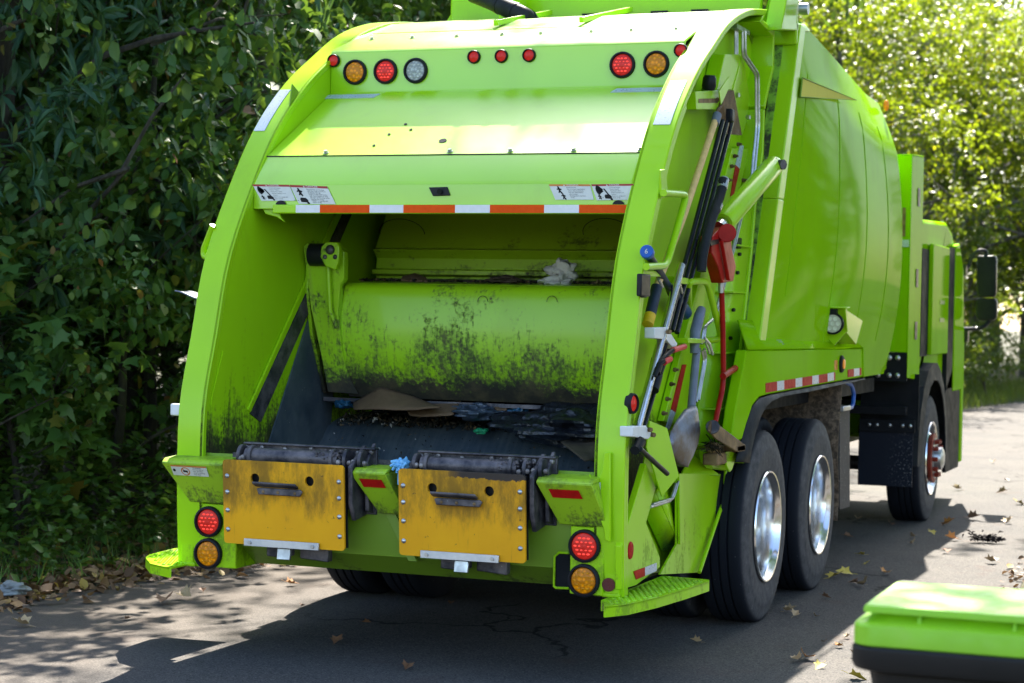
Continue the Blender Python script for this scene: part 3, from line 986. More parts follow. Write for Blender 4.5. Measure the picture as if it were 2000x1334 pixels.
def lifter(xc, w):
    e = bpy.data.objects.new('bin_lifter', None)
    SC.collection.objects.link(e)
    e.parent = P
    x0, x1 = xc - w / 2, xc + w / 2
    # plate with two round holes: built as a grid of quads with holes punched by polygons
    yp = lambda z: -2.37 + (.935 - z) * .075
    pl = bmesh.new()
    zt, zb = .935, .545
    r = .015
    out = []
    for cx, cz, a0 in ((x1 - r, zt - r, 0), (x0 + r, zt - r, 90), (x0 + r, zb + r, 180), (x1 - r, zb + r, 270)):
        for k in range(5):
            a = math.radians(a0 + k * 22.5)
            out.append((cx + r * math.cos(a), cz + r * math.sin(a)))
    holes = [(x0 + w * .27, .855, .023), (x0 + w * .72, .855, .023)]
    vs = [pl.verts.new((x, yp(z), z)) for x, z in out]
    ed = [pl.edges.new((vs[i], vs[(i + 1) % len(vs)])) for i in range(len(vs))]
    for hx, hz, hr in holes:
        hv = [pl.verts.new((hx + hr * math.cos(2 * math.pi * k / 20), yp(hz + hr * math.sin(2 * math.pi * k / 20)), hz + hr * math.sin(2 * math.pi * k / 20))) for k in range(20)]
        ed += [pl.edges.new((hv[i], hv[(i + 1) % 20])) for i in range(20)]
    bmesh.ops.triangle_fill(pl, use_beauty=True, use_dissolve=False, edges=ed)
    bmesh.ops.recalc_face_normals(pl, faces=pl.faces)
    if sum(f.normal.y for f in pl.faces) > 0: bmesh.ops.reverse_faces(pl, faces=pl.faces)
    me = bpy.data.meshes.new('lifter_plate')
    pl.to_mesh(me)
    pl.free()
    me.materials.append(M['yellow'])
    plate = bpy.data.objects.new('lifter_plate', me)
    SC.collection.objects.link(plate)
    plate.parent = e
    md = plate.modifiers.new('t', 'SOLIDIFY')
    md.thickness = .014
    md.offset = -1
    bk = MB()
    bk.prism([(x0 + .005, yp(zb) + .035, zb + .01), (x1 - .003, yp(zb) + .035, zb + .01), (x1 - .003, yp(zt) + .035, zt - .01), (x0 + .005, yp(zt) + .035, zt - .01)], (0, .012, 0))
    obj('backing_plate', bk, M['black'], plate)
    rv = MB()
    for x in (x0 + .022, x1 - .024):
        for z in (.86, .785, .70, .61):
            rv.ball((x, yp(z) - .001, z), .0115, 10, 0, (1, .55, 1))
    obj('rivet', rv, M['zinc'], plate)
    st = MB()
    zz = zb + .012
    st.prism([(x0 + w * .18, yp(zz) - .016, zz - .017), (x0 + w * .80, yp(zz) - .016, zz - .017), (x0 + w * .80, yp(zz) - .016, zz + .017), (x0 + w * .18, yp(zz) - .016, zz + .017)], (0, .012, 0))
    strip = obj('wear_strip', st, M['alu'], plate, bevel=.002)
    sb = MB()
    for fx in (.23, .75): sb.cyl((x0 + w * fx, yp(zz) - .022, zz), (x0 + w * fx, yp(zz) - .014, zz), .009, 12)
    obj('strip_bolt', sb, M['zinc'], strip)
    la = MB()
    zc = .806
    hx0, hx1 = x0 + w * .30, x0 + w * .66
    la.prism([(hx0, yp(zc) - .012, zc + .005), (hx0 + .01, yp(zc) - .012, zc - .022), (hx1, yp(zc) - .012, zc - .022), (hx1 + .012, yp(zc) - .012, zc + .0), (hx1, yp(zc) - .012, zc + .01), (hx0 + .02, yp(zc) - .012, zc + .01)], (0, -.012, 0))
    la.prism([(hx0 - .012, yp(zc) - .012, zc + .012), (hx1 - .012, yp(zc) - .012, zc + .009), (hx1 - .012, yp(zc) - .045, zc + .026), (hx0 - .012, yp(zc) - .045, zc + .028)], (0, 0, .012))
    latch = obj('latch_handle', la, M['dark_steel'], plate, bevel=.004)
    lb = MB()
    for fx in (.36, .48, .62): lb.ball((x0 + w * fx, yp(zc) - .026, zc - .008), .008, 8, 0, (1, .5, 1))
    obj('latch_bolt', lb, M['rust'], latch)
    tb = MB()
    zt2, yt2 = .952, -2.262
    tb.cyl((x0 + .07, yt2, zt2), (x1 - .07, yt2, zt2), .037, 24)
    tube_ = obj('rotary_actuator', tb, M['dark_steel'], e)
    fl_ = MB()
    for x in (x0 + .045, x0 + .10, x1 - .10, x1 - .03, x1 + .045):
        fl_.cyl((x - .009, yt2, zt2), (x + .009, yt2, zt2), .05, 18)
    fl_.box(x0 + .03, x1 + .09, -2.205, -2.185, .915, 1.008)
    fl_.box(x0 + .03, x1 + .09, -2.23, -2.185, 1.000, 1.010)
    obj('actuator_flange', fl_, M['dark_steel'], tube_, bevel=.004)
    bt = MB()
    for x in (x0 + .05, x0 + .075, x0 + .13, x0 + .25, x0 + .38, x1 - .13, x1 - .06, x1 - .01, x1 + .02, x1 + .07):
        for z in ((.988, .945) if x > x1 - .1 or x < x0 + .1 else (.988,)):
            bt.ball((x + random.uniform(-.008, .008), -2.212 if z > .96 else -2.30, z + random.uniform(-.006, .006)), .0135, 8, 0, (1, .9, 1))
    obj('flange_bolt', bt, M['bolt'], tube_)
    ck_ = MB()
    for k in range(46):
        x = x1 - .10 + random.gauss(0, .05)
        ck_.ball((x, -2.29 + random.uniform(-.01, .03), .965 + random.gauss(0, .018)), random.uniform(.004, .011), 6, 0, (1, .7, .8))
    obj('caked_grease', ck_, M['dark_steel'], tube_)
    am = MB()
    am.prism([(x1 + .012, -2.35, .93), (x1 + .012, -2.2, 1.02), (x1 + .012, -2.15, .95), (x1 + .012, -2.16, .70), (x1 + .012, -2.30, .68), (x1 + .012, -2.34, .76)], (.022, 0, 0))
    am.prism([(x1 + .05, -2.26, .95), (x1 + .05, -2.17, 1.03), (x1 + .05, -2.15, .70), (x1 + .05, -2.24, .72)], (.02, 0, 0))
    am.box(x1 + .01, x1 + .085, -2.185, -2.165, .70, .955)
    obj('lift_arm', am, M['dark_steel'], e, bevel=.005)
    hk = MB()
    xm = x0 + w * .48
    hk.prism([(xm - .04, -2.30, .50), (xm + .035, -2.30, .50), (xm + .035, -2.30, .548), (xm - .04, -2.30, .548)], (0, .03, 0))
    hk.prism([(xm + .035, -2.22, .48), (xm + .18, -2.22, .47), (xm + .18, -2.22, .53), (xm + .035, -2.22, .53)], (0, .05, 0))
    hk.prism([(xm - .14, -2.22, .48), (xm - .04, -2.22, .475), (xm - .04, -2.22, .53), (xm - .14, -2.22, .53)], (0, .05, 0))
    lower = obj('lower_hook', hk, M['dark_steel'], e, bevel=.005)
    h2 = MB()
    h2.obox((xm, -2.31, .508), (.034, 0, 0), (0, .008, 0), (0, .004, .026))
    obj('hook_face', h2, M['zinc'], lower, bevel=.003)
    return e
lifter(-.472, .62)
lifter(.413, .605)
# diagonal brace between the lifters
dbm = MB()
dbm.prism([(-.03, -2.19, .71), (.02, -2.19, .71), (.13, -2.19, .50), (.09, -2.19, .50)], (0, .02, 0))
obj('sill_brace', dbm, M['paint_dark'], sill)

# ---- side steps
def step(outline, z, s):
    mb = MB()
    mb.prism([(x, y, z) for x, y in outline], (0, 0, -.006))
    n = len(outline)
    for i in range(n - 1):
        a, b = outline[i], outline[i + 1]
        mb.prism([(a[0], a[1], z + .002), (b[0], b[1], z + .002), (b[0], b[1], z - .045), (a[0], a[1], z - .045)], (-s * .008, 0.004, 0))
    st = obj('side_step', mb, M['paint_low'], P)
    gr = MB()
    xs = [p[0] for p in outline]
    ys = [p[1] for p in outline]
    dr = MB()
    def inside(x, y):
        c = False
        for i in range(n):
            (x1_, y1_), (x2_, y2_) = outline[i], outline[(i + 1) % n]
            if (y1_ > y) != (y2_ > y) and x < (x2_ - x1_) * (y - y1_) / (y2_ - y1_) + x1_: c = not c
        return c
    y = min(ys) + .03
    j = 0
    while y < max(ys):
        x = min(xs) + (j % 2) * .015
        while x < max(xs):
            if all(inside(x + dx, y + dy) for dx in (-.02, .02) for dy in (-.03, .03)):
                gr.lathe([(.011, 0), (.0095, .006), (.006, .007)], (x, y, z), (0, 0, 1), 7)
                dr.cyl((x, y, z + .0005), (x, y, z + .0015), .006, 7)
            x += .030
        y += .034
        j += 1
    obj('grip_ring', gr, M['paint_low'], st)
    obj('grip_hole', dr, M['black'], st)
    return st
step([(1.125, -2.46), (1.19, -2.35), (1.245, -2.10), (1.29, -1.75), (1.315, -1.47), (1.30, -1.42), (1.07, -1.40), (1.06, -2.30)], .40, 1)
step([(-1.06, -2.36), (-1.22, -2.27), (-1.355, -2.09), (-1.40, -1.98), (-1.42, -1.70), (-1.38, -1.62), (-1.06, -1.60)], .41, -1)
# ================================================================== RIGHT SIDE FITTINGS
def X(px, py, x): return at(px, py, 'X', x)
def polyX(name, px, x, t, mat, parent=P, bevel=.003, inward=True):
    mb = MB()
    mb.prism([at(a, b, 'X', x) for a, b in px], (-t if inward else t, 0, 0))
    return obj(name, mb, mat, parent, bevel=bevel)
def tubeX(name, px, x, r, mat, parent=P, seg=10, bend=.05):
    xs = x if isinstance(x, (list, tuple)) else [x] * len(px)
    pts = [at(a, b, 'X', xx) for (a, b), xx in zip(px, xs)]
    mb = MB()
    mb.tube(rounded(pts, bend) if bend and len(pts) > 2 else pts, r, seg)
    return obj(name, mb, mat, parent)

# lower side plate, recess, front lower panel
lowp = polyX('lower_side_plate', [(1262, 905), (1281, 953), (1262, 1022), (1289, 1088), (1289, 1108), (1243, 1143), (1214, 1152), (1214, 1067)], 1.115, .03, M['paint_low'])
mb = MB()
mb.prism([X(a, b, 1.0) for a, b in ((1262, 880), (1330, 925), (1330, 1060), (1292, 1118), (1250, 1120), (1230, 1060))], (-.01, 0, 0))
obj('lower_web', mb, M['paint_low'], lowp)
mb = MB()
mb.add([at(1278, 958, 'X', 1.10), at(1325, 1063, 'X', 1.06), at(1292, 1075, 'X', 1.01), at(1262, 1010, 'X', 1.01)], [(0, 1, 2, 3)])
mb.add([at(1278, 958, 'X', 1.10), at(1325, 1063, 'X', 1.06), at(1326, 1000, 'X', 1.01), at(1300, 940, 'X', 1.01)], [(0, 1, 2, 3)])
obj('recess_panel', mb, M['paint_low'], lowp, solid=.006)
mb = MB()
mb.prism([X(a, b, 1.085) for a, b in ((1322, 925), (1417, 926), (1413, 981), (1367, 1118), (1289, 1122), (1322, 1063))], (-.01, .0, 0))
mb.prism([X(a, b, 1.088) for a, b in ((1322, 925), (1330, 925), (1332, 1060), (1324, 1063))], (.012, .0, 0))
fp_ = obj('lower_front_panel', mb, M['paint_low'], P)
tubeX('panel_rim', [(1419, 905), (1412, 981), (1366, 1118)], 1.108, .010, M['paint'], fp_, bend=.02)
mb = MB()
mb.plate([at(1348, 886, 'X', 1.02), at(1406, 929, 'X', 1.105), at(1330, 927, 'X', 1.03)], .008)
obj('gusset', mb, M['paint'], fp_)
tp = MB()
tp.prism([X(1237, 1116, 1.1165), X(1259, 1108, 1.1165), X(1259, 1125, 1.1165), X(1242, 1132, 1.1165)], (.002, 0, 0))
obj('red_marking', tp, M['redtape'], lowp)
tp = MB()
tp.prism([X(1259, 1108, 1.1165), X(1282, 1099, 1.1165), X(1282, 1115, 1.1165), X(1259, 1125, 1.1165)], (.002, 0, 0))
obj('silver_marking', tp, M['bluetape'], lowp)
rr = MB()
c = X(1231, 1075, 1.116)
rr.lathe([(.040, 0), (.038, .004), (.03, .006), (.001, .007)], c, (1, 0, 0), 24)
obj('round_reflector', rr, M['redtape'], lowp)
kt = MB()
kt.plate([X(1268, 822, 1.10), X(1302, 836, 1.16), X(1325, 930, 1.17), X(1292, 970, 1.15), X(1262, 874, 1.13)], .008)
shield = obj('tool_shield', kt, M['paint'], P, bevel=.002)

# guide cover strip with bolts on the side wall
gc = MB()
gc.prism([X(1418, 290, 1.0), X(1452, 290, 1.0), X(1322, 832, 1.0), X(1283, 822, 1.0)], (.035, 0, 0))
guide = obj('guide_cover', gc, M['paint'], P, bevel=.004)
bo = MB()
for a, b in ((1316, 722), (1309, 750), (1301, 779), (1294, 807), (1440, 282), (1433, 305), (1427, 325), (1421, 352), (1457, 335), (1450, 352)):
    c = X(a, b, 1.037)
    bo.cyl(c, c + Vector((.012, -.003, 0)), .011, 8)
    bo.cyl(c + Vector((.012, -.003, 0)), c + Vector((.026, -.006, 0)), .007, 6)
obj('guide_bolt', bo, M['rust'], guide)
for nm, q, mt in (('red_marking', [(1333, 712), (1341, 712), (1320, 806), (1311, 800)], 'redtape'), ('silver_marking', [(1311, 800), (1320, 806), (1308, 838), (1299, 842)], 'bluetape'),
                  ('silver_marking', [(1446, 283), (1453, 285), (1445, 330), (1437, 322)], 'bluetape'), ('red_marking', [(1437, 322), (1445, 330), (1434, 378), (1427, 384)], 'redtape')):
    polyX(nm, q, 1.039, .003, M[mt], guide, 0)

# upper tool bracket
ub = MB()
ub.prism([X(1416, 106, 1.08), X(1449, 106, 1.08), X(1432, 176, 1.08), X(1400, 176, 1.08)], (-.08, 0, 0))
bracket = obj('tool_bracket', ub, M['paint'], P, bevel=.004)
ub = MB()
ub.plate([X(1449, 106, 1.08), X(1466, 210, 1.02), X(1448, 264, 1.02), X(1430, 176, 1.08)], .008)
ub.prism([X(1402, 108, 1.03), X(1416, 106, 1.03), X(1406, 143, 1.03)], (-.03, 0, 0))
obj('bracket_cheek', ub, M['paint'], bracket)
ub = MB()
ub.prism([X(1358, 179, 1.09), X(1412, 176, 1.09), X(1400, 214, 1.09), X(1360, 214, 1.09)], (-.05, 0, 0))
hp = obj('hook_plate', ub, M['paint'], bracket, bevel=.003)
ub = MB()
for q in ([(1365, 193), (1402, 192), (1402, 201), (1365, 201)],):
    ub.prism([X(a, b, 1.092) for a, b in q], (-.004, 0, 0))
obj('hook_slot', ub, M['rust'], hp)
ub = MB()
ub.plate([X(1412, 178, 1.10), X(1432, 176, 1.10), X(1448, 264, 1.10), X(1420, 262, 1.10), X(1400, 222, 1.06)], .006)
obj('scuffed_plate', ub, M['rust'], bracket)
ub = MB()
ub.prism([X(1424, 150, 1.12), X(1405, 178, 1.12), X(1409, 204, 1.12), X(1422, 176, 1.12)], (-.006, 0, 0))
obj('bracket_tab', ub, M['paint'], bracket)
mb = MB()
mb.lathe([(.0, 0), (.03, 0), (.036, .02), (.034, .06), (.026, .075), (0, .075)], X(1384, 176, 1.07), (.1, -.15, 1), 14)
obj('rubber_stop', mb, M['black'], bracket)
bo = MB()
for a, b in ((1437, 186), (1458, 229)):
    c = X(a, b, 1.07)
    bo.cyl(c, c + Vector((.02, -.004, 0)), .013, 6)
obj('bracket_bolt', bo, M['zinc'], bracket)

# grab handles
tubeX('grab_handle', [(1296, 377), (1341, 380), (1302, 519), (1262, 521)], 1.145, .017, M['paint'], bend=.06)
polyX('handle_mount', [(1291, 332), (1300, 330), (1306, 385), (1292, 388)], 1.13, .012, M['paint'])
tubeX('grab_handle', [(1345, 600), (1345, 550), (1381, 549), (1410, 662), (1372, 667)], [1.06, 1.12, 1.14, 1.14, 1.06], .017, M['paint'], bend=.06)

# small tool clips
for q_ in ([(1262, 528), (1298, 530), (1298, 541), (1262, 540)], [(1322, 540), (1345, 543), (1345, 556), (1322, 553)]):
    polyX('tool_clamp', q_, 1.12, .05, M['paint'])
for q_ in ([(1286, 545), (1294, 560)], [(1326, 552), (1332, 572)]):
    tubeX('clamp_clip', q_, 1.14, .007, M['zinc'], bend=0)
# control linkage
ct = MB()
ct.tube([X(1331, 518, 1.135), X(1241, 850, 1.135)], .020, 14)
obj('chrome_rail', ct, M['chrome'], P)
link = bpy.data.objects.new('control_linkage', None)
SC.collection.objects.link(link)
link.parent = P
for k, (a, b) in enumerate((((1411, 236), (1304, 642)), ((1420, 236), (1313, 646)), ((1429, 238), (1322, 650)))):
    mb = MB()
    mb.tube([X(*a, 1.10), X(*b, 1.11)], .0125, 10)
    obj('control_rod', mb, M['blacktube'], link)
mb = MB()
mb.obox(X(1422, 226, 1.10), (.03, 0, 0), (0, .03, 0), (0, 0, .035))
obj('rod_end', mb, M['black'], link, bevel=.01)
polyX('guide_block', [(1279, 640), (1303, 639), (1324, 672), (1318, 682), (1300, 663), (1279, 661)], 1.15, .05, M['whiteplast'], link, .004)
mb = MB()
mb.tube([X(1299, 662, 1.12), X(1284, 722, 1.12)], .020, 12)
mb.tube([X(1310, 668, 1.11), X(1288, 730, 1.11)], .016, 12)
mb.tube([X(1284, 702, 1.13), X(1278, 728, 1.13)], .029, 14)
mb.tube([X(1283, 732, 1.13), X(1275, 762, 1.13)], .028, 14)
obj('rod_boot', mb, M['black'], link)
for pts, tip in ((((1287, 712), (1300, 695), (1314, 684)), ((1314, 684), (1337, 677))), (((1279, 735), (1288, 712), (1298, 705)), ((1297, 708), (1309, 701)))):
    mb = MB()
    mb.tube([X(a, b, 1.16 + .01 * i) for i, (a, b) in enumerate(pts)], .011, 8)
    lv = obj('control_lever', mb, M['black'], link)
    mb = MB()
    mb.tube([X(*tip[0], 1.18), X(*tip[1], 1.185)], .014, 10)
    obj('lever_grip', mb, M['redtip'], lv)
mb = MB()
mb.tube([X(1281, 755, 1.12), X(1258, 832, 1.125)], .011, 10)
obj('control_rod', mb, M['blacktube'], link)
polyX('guide_block', [(1236, 833), (1262, 831), (1275, 850), (1266, 858), (1236, 853)], 1.16, .06, M['whiteplast'], link, .004)
bo = MB()
for a, b in ((1266, 839), (1272, 849), (1303, 648)):
    c = X(a, b, 1.16)
    bo.cyl(c, c + Vector((.018, -.01, 0)), .011, 6)
obj('block_bolt', bo, M['rust'], link)
mb = MB()
mb.tube([X(1250, 852, 1.14), X(1246, 872, 1.15)], .018, 10)
mb.tube([X(1240, 880, 1.16), X(1250, 862, 1.16)], [.022, .026], 12)
mb.tube([X(1250, 877, 1.18), X(1303, 925, 1.20)], .012, 10)
obj('crank_handle', mb, M['black'], link)

# hydraulic hard lines
def lines(px, x, r=.0075, off=.02):
    for dy in (0, off):
        mb = MB()
        pts = [at(a, b, 'X', x) + Vector((0, dy * 2, dy * .4)) for a, b in px]
        mb.tube(rounded(pts, .03), r, 8)
        obj('hydraulic_line', mb, M['zinc'], P)
lines([(1450, 62), (1450, 108), (1476, 146), (1477, 250), (1468, 345)], 1.10, off=.03)
lines([(1436, 60), (1436, 110)], 1.03)
lines([(1446, 420), (1432, 480), (1394, 622), (1374, 640), (1370, 672)], 1.10)
lines([(1371, 685), (1375, 703), (1360, 785)], 1.10)
lines([(1320, 945), (1310, 978), (1270, 990)], 1.115)
mb = MB()
mb.obox(X(1445, 58, 1.04), (.02, 0, 0), (0, .14, 0), (0, 0, .012))
obj('line_clamp', mb, M['zinc'], P)
mb = MB()
mb.obox(X(1438, 475, 1.06), (.02, 0, 0), (0, .05, 0), (0, 0, .03))
obj('line_clamp', mb, M['black'], P, bevel=.004)
polyX('dark_opening', [(1452, 35), (1472, 36), (1480, 112), (1462, 66), (1453, 56)], 1.0, .004, M['paint_dark'], P, 0)

# hydraulic cylinder with red lock bracket
cyl = MB()
a, b = X(1512, 322, 1.235), X(1412, 436, 1.17)
d = (b - a).normalized()
cyl.tube([a, a + d * .02, b - d * .02, b], [.05, .056, .056, .05], 24)
hyd = obj('lift_cylinder', cyl, M['paint'], P)
mb = MB()
mb.tube([b, b + d * .07], .035, 16)
obj('cylinder_rod', mb, M['chrome'], hyd)
mb = MB()
c = X(1518, 322, 1.26)
mb.cyl(c, c + Vector((.04, -.02, 0)), .028, 10)
mb.cyl(c - Vector((.06, 0, 0)), c, .04, 14)
obj('cylinder_pin', mb, M['dark_steel'], hyd)
mb = MB()
mb.prism([X(a_, b_, 1.20) for a_, b_ in ((1392, 462), (1406, 446), (1424, 440), (1428, 462), (1430, 486), (1438, 520), (1433, 549), (1412, 553), (1404, 522), (1390, 494))], (-.07, .03, 0))
lock = obj('red_lock_box', mb, M['red'], P, bevel=.006)
mb = MB()
mb.cyl(X(1420, 455, 1.20), X(1420, 455, 1.24), .046, 20)
mb.prism([X(a_, b_, 1.205) for a_, b_ in ((1404, 470), (1410, 468), (1424, 545), (1418, 548))], (.02, 0, 0))
obj('lock_ear', mb, M['red'], lock, bevel=.004)
mb = MB()
mb.prism([X(a_, b_, 1.203) for a_, b_ in ((1386, 470), (1402, 467), (1402, 476), (1387, 480))], (.004, 0, 0))
obj('lock_slot', mb, M['black'], lock)
tubeX('lock_rod', [(1409, 560), (1412, 640), (1413, 750), (1397, 824)], 1.17, .014, M['red'], lock, bend=.06)
tubeX('rod_joint', [(1408, 540), (1408, 572)], 1.175, .014, M['zinc'], lock, bend=0)
tubeX('rod_arm', [(1412, 735), (1436, 719)], 1.18, .017, M['red'], lock, bend=0)
hose = tubeX('hydraulic_hose', [(1413, 350), (1408, 378), (1393, 420), (1382, 455), (1372, 500), (1370, 530)], 1.19, .024, M['rubber'], P, 12, .05)
mb = MB()
for a_, b_, c_, d_ in ((1414, 350, 1410, 368), (1402, 400, 1398, 410)):
    mb.tube([X(a_, b_, 1.19), X(c_, d_, 1.19)], .027, 12)
obj('hose_fitting', mb, M['zinc'], hose)
# lower tailgate latch
mb = MB()
mb.cyl(X(1392, 834, 1.14), X(1392, 834, 1.26), .034, 18)
latch = obj('tailgate_latch', mb, M['dark_steel'], P, bevel=.004)
mb = MB()
for xx in (1.17, 1.255):
    mb.prism([X(a_, b_, xx) for a_, b_ in ((1390, 822), (1402, 828), (1455, 868), (1456, 880), (1440, 882), (1400, 858), (1386, 842))], (-.012, 0, 0))
mb.prism([X(a_, b_, 1.255) for a_, b_ in ((1440, 872), (1456, 868), (1456, 880), (1441, 883))], (-.09, 0, 0))
obj('latch_hook', mb, M['rust'], latch, bevel=.003)
mb = MB()
mb.cyl(X(1388, 874, 1.16), X(1423, 880, 1.16), .03, 14)
mb.obox(X(1405, 893, 1.16), (.04, 0, 0), (0, .18, 0), (0, 0, .03))
obj('latch_block', mb, M['rust'], latch, bevel=.008)
mb = MB()
mb.prism([X(a_, b_, 1.20) for a_, b_ in ((1417, 884), (1426, 880), (1440, 886), (1430, 918), (1426, 922), (1420, 910))], (-.012, 0, 0))
mb.prism([X(a_, b_, 1.13) for a_, b_ in ((1380, 882), (1386, 878), (1392, 905), (1420, 908), (1424, 920), (1394, 915), (1383, 902))], (-.04, 0, 0))
obj('latch_mount', mb, M['paint'], latch, bevel=.003)
mb = MB()
for k in range(60):
    c = X(1385 + random.random() * 26, 862 + random.random() * 18, 1.15 + random.random() * .05)
    mb.tube([c, c + Vector((random.gauss(0, .03), random.gauss(0, .03), random.gauss(-.005, .02)))], .0025, 4)
obj('tangled_debris', mb, plain('dark_fibres', (.02, .018, .012), .9), latch)
# small side lamp, switch box, label
o = lamp(*X(1233, 788, 1.124), .040, 'red', P, (1, -.25, 0), lab='red side marker lamp')
o.scale = (1, 1, 1.15)
lamp(*X(1484, 65, 1.03), .038, 'red', P, (1, -.35, 0))
mb = MB()
mb.obox(X(1257, 557, 1.135), (.012, 0, 0), (0, .07, 0), (0, 0, .05))
mb.obox(X(1257, 577, 1.135), (.01, 0, 0), (0, .03, 0), (0, 0, .01))
obj('switch_box', mb, M['black'], P, bevel=.006)
for q in ([(1272, 432), (1277, 434), (1276, 448), (1270, 462)], [(1257, 768), (1266, 782), (1266, 815), (1252, 790)]):
    mb = MB()
    mb.prism([X(a_, b_, 1.008) for a_, b_ in q], (.004, 0, 0))
    obj('side_label', mb, M['bluetape'], P)
polyX('side_label', [(1366, 560), (1378, 560), (1380, 590), (1374, 600), (1368, 588)], 1.03, .003, M['bluetape'], P, 0)

# left side: grab handle and white lamp seen past the edge
mb = MB()
e_ = [at(416, 440, 'X', -XO - .0), at(398, 486, 'X', -XO - .07), at(398, 500, 'X', -XO - .07), at(412, 506, 'X', -XO)]
mb.tube(rounded(e_, .03), .016, 10)
obj('grab_handle', mb, M['paint'], P)
mb = MB()
c = at(347, 800, 'X', -XO - .02)
mb.obox(c, (.03, 0, 0), (0, .02, 0), (0, 0, .028))
obj('white_side_lamp', mb, M['whiteplast'], P, bevel=.006)
# ================================================================== TRUCK BODY, WHEELS, CAB
def yr(z): return -.16 + .452 * (z - 1.42)
# rear frame post of the body
for s in (-1, 1):
    po = MB()
    zz = [.88, 1.42, 2.3, 3.33]
    for a, b in zip(zz[:-1], zz[1:]):
        po.prism([(s * 1.075, yr(a), a), (s * 1.205, yr(a), a), (s * 1.205, yr(b), b), (s * 1.075, yr(b), b)], (0, .14, 0))
    post = obj('body_post', po, M['paint'], P, bevel=.008)
    gr = MB()
    for a, b in zip(zz[:-1], zz[1:]):
        gr.prism([(s * 1.072, yr(a) - .003, a), (s * 1.118, yr(a) - .003, a), (s * 1.118, yr(b) - .003, b), (s * 1.072, yr(b) - .003, b)], (0, .003, 0))
    def gm():
        m = NT('grimy_edge')
        n = m.noise(9, 6, .7)
        m.bs(Base_Color=m.mix(m.rng(n, .42, .62), (.22, .45, .03), (.03, .035, .015)), Roughness=.8)
        return m.mat
    obj('grimy_edge', gr, gm() if s < 0 else bpy.data.materials['grimy_edge'], post)
bk = MB()
bk.prism([(-1.06, yr(a), a) for a in (.9, 3.3)] + [(1.06, yr(a), a) for a in (3.3, .9)], (0, .05, 0))
obj('body_rear_frame', bk, M['blackpaint'], P)
# barrel: lofted section along the truck
zs = [1.24, 1.4, 1.65, 1.9, 2.15, 2.4, 2.65, 2.9, 3.05, 3.18, 3.27, 3.31]
def sec(t, z):
    """half width at station t (0 rear .. 1 front)"""
    rear = 1.195
    zc = 2.15
    k = (z - zc)
    front = 1.225 - .19 * max(0, k) ** 2 * .55 - .14 * max(0, -k) ** 2
    if z > 2.9: front -= (z - 2.9) * .22
    e = min(1, t * 1.15) ** 1.2
    return rear * (1 - e) + front * e + .045 * math.sin(math.pi * min(1, t)) * math.exp(-((z - 2.1) / .8) ** 2)
YF = 4.15
def ztop(t): return 3.345 - .10 * t
def bpt(u, t, s=1, proud=0.):
    z = 1.24 + (ztop(t) - 1.24) * u
    y = yr(z) + .03 + (YF - yr(z)) * t
    return Vector((s * (sec(t, z) + proud), y, z))
for s in (-1, 1):
    bo = MB()
    bo.grid(lambda u, t: bpt(u, t, s), 22, 20)
    shell = obj('body_side', bo, M['paint_body'], P, smooth=60)
    rb = MB()
    for t in (.10, .37, .60, .82):
        rb.tube([bpt(k / 24, t, s, .001) for k in range(3 if t > .2 else 6, 22)], .003, 6)
    obj('weld_seam', rb, M['paint_body'], shell)
ro = MB()
ro.grid(lambda u, t: Vector(((u * 2 - 1) * sec(t, ztop(t)), yr(ztop(t)) + .03 + (YF - yr(ztop(t))) * t, ztop(t) + .10 * (1 - (2 * u - 1) ** 2))), 16, 8)
obj('body_roof', ro, M['paint_body'], P, smooth=60)
fr = MB()
fr.add([bpt(k / 20, 1, 1) for k in range(21)] + [bpt(k / 20, 1, -1) for k in range(20, -1, -1)], [tuple(range(42))])
obj('body_front', fr, M['paint_body'], P)
# flat triangle for the corner recess; reflected light inside painted as yellow
tri = [(1567, 152), (1673, 196), (1563, 189)]
tm = MB()
tm.plate([at(a, b, 'X', 1.212) for a, b in tri], .004)
def m_tri():
    m = NT('lit_recess_plate')
    w = m.n('TexWave')
    w.inputs['Scale'].default_value = 4
    w.inputs['Distortion'].default_value = 2
    m.set(w.inputs['Vector'], m.mapping((1, 2, 0)))
    m.bs(Base_Color=m.mix(w.outputs[0], (.50, .48, .03), (.62, .56, .07)), Roughness=.6, Specular_IOR_Level=.15)
    return m.mat
rec = obj('lit_recess_plate', tm, m_tri(), P)
te = MB()
q = [at(a, b, 'X', 1.214) for a, b in tri]
te.tube(q + [q[0]], .005, 6)
obj('recess_edge', te, M['paint_dark'], rec)
# upper frame above the tailgate
uf = MB()
uf.sheet([(.52, 3.30), (.52, 3.56), (.56, 3.62), (.9, 3.66)], -.90, 1.02, -.03)
upf = obj('upper_frame', uf, M['paint'], P, bevel=.03)
uf = MB()
uf.prism([(-1.0, .55, 3.30), (-.90, .55, 3.45), (-.86, .55, 3.54), (-.80, .55, 3.6), (-.6, .55, 3.62), (-.6, .55, 3.30)], (0, .04, 0))
uf.prism([(1.12, .62, 3.2), (1.20, .62, 3.2), (1.20, .62, 3.75), (1.06, .62, 3.75), (1.04, .62, 3.5), (1.0, .62, 3.36), (1.0, .62, 3.2)], (0, .04, 0))
uf.prism([(-.49, .28, 3.34), (-.38, .28, 3.34), (-.40, .28, 3.62), (-.50, .28, 3.62)], (0, .2, 0))
obj('frame_gusset', uf, M['paint'], upf, bevel=.01)
uf = MB()
for x in (-.35, .0, .18, .42, .66):
    uf.box(x - .05, x + .05, .495, .515, 3.385, 3.40)
obj('frame_clip', uf, M['black'], upf)
uf = MB()
pts = [at(925, -12, 'Y', .15), at(955, 0, 'Y', .1), at(985, 14, 'Y', .05), at(1026, 33, 'Y', .0), at(1040, 48, 'Y', .15)]
uf.tube(smooth_path(pts, 4), .052, 16)
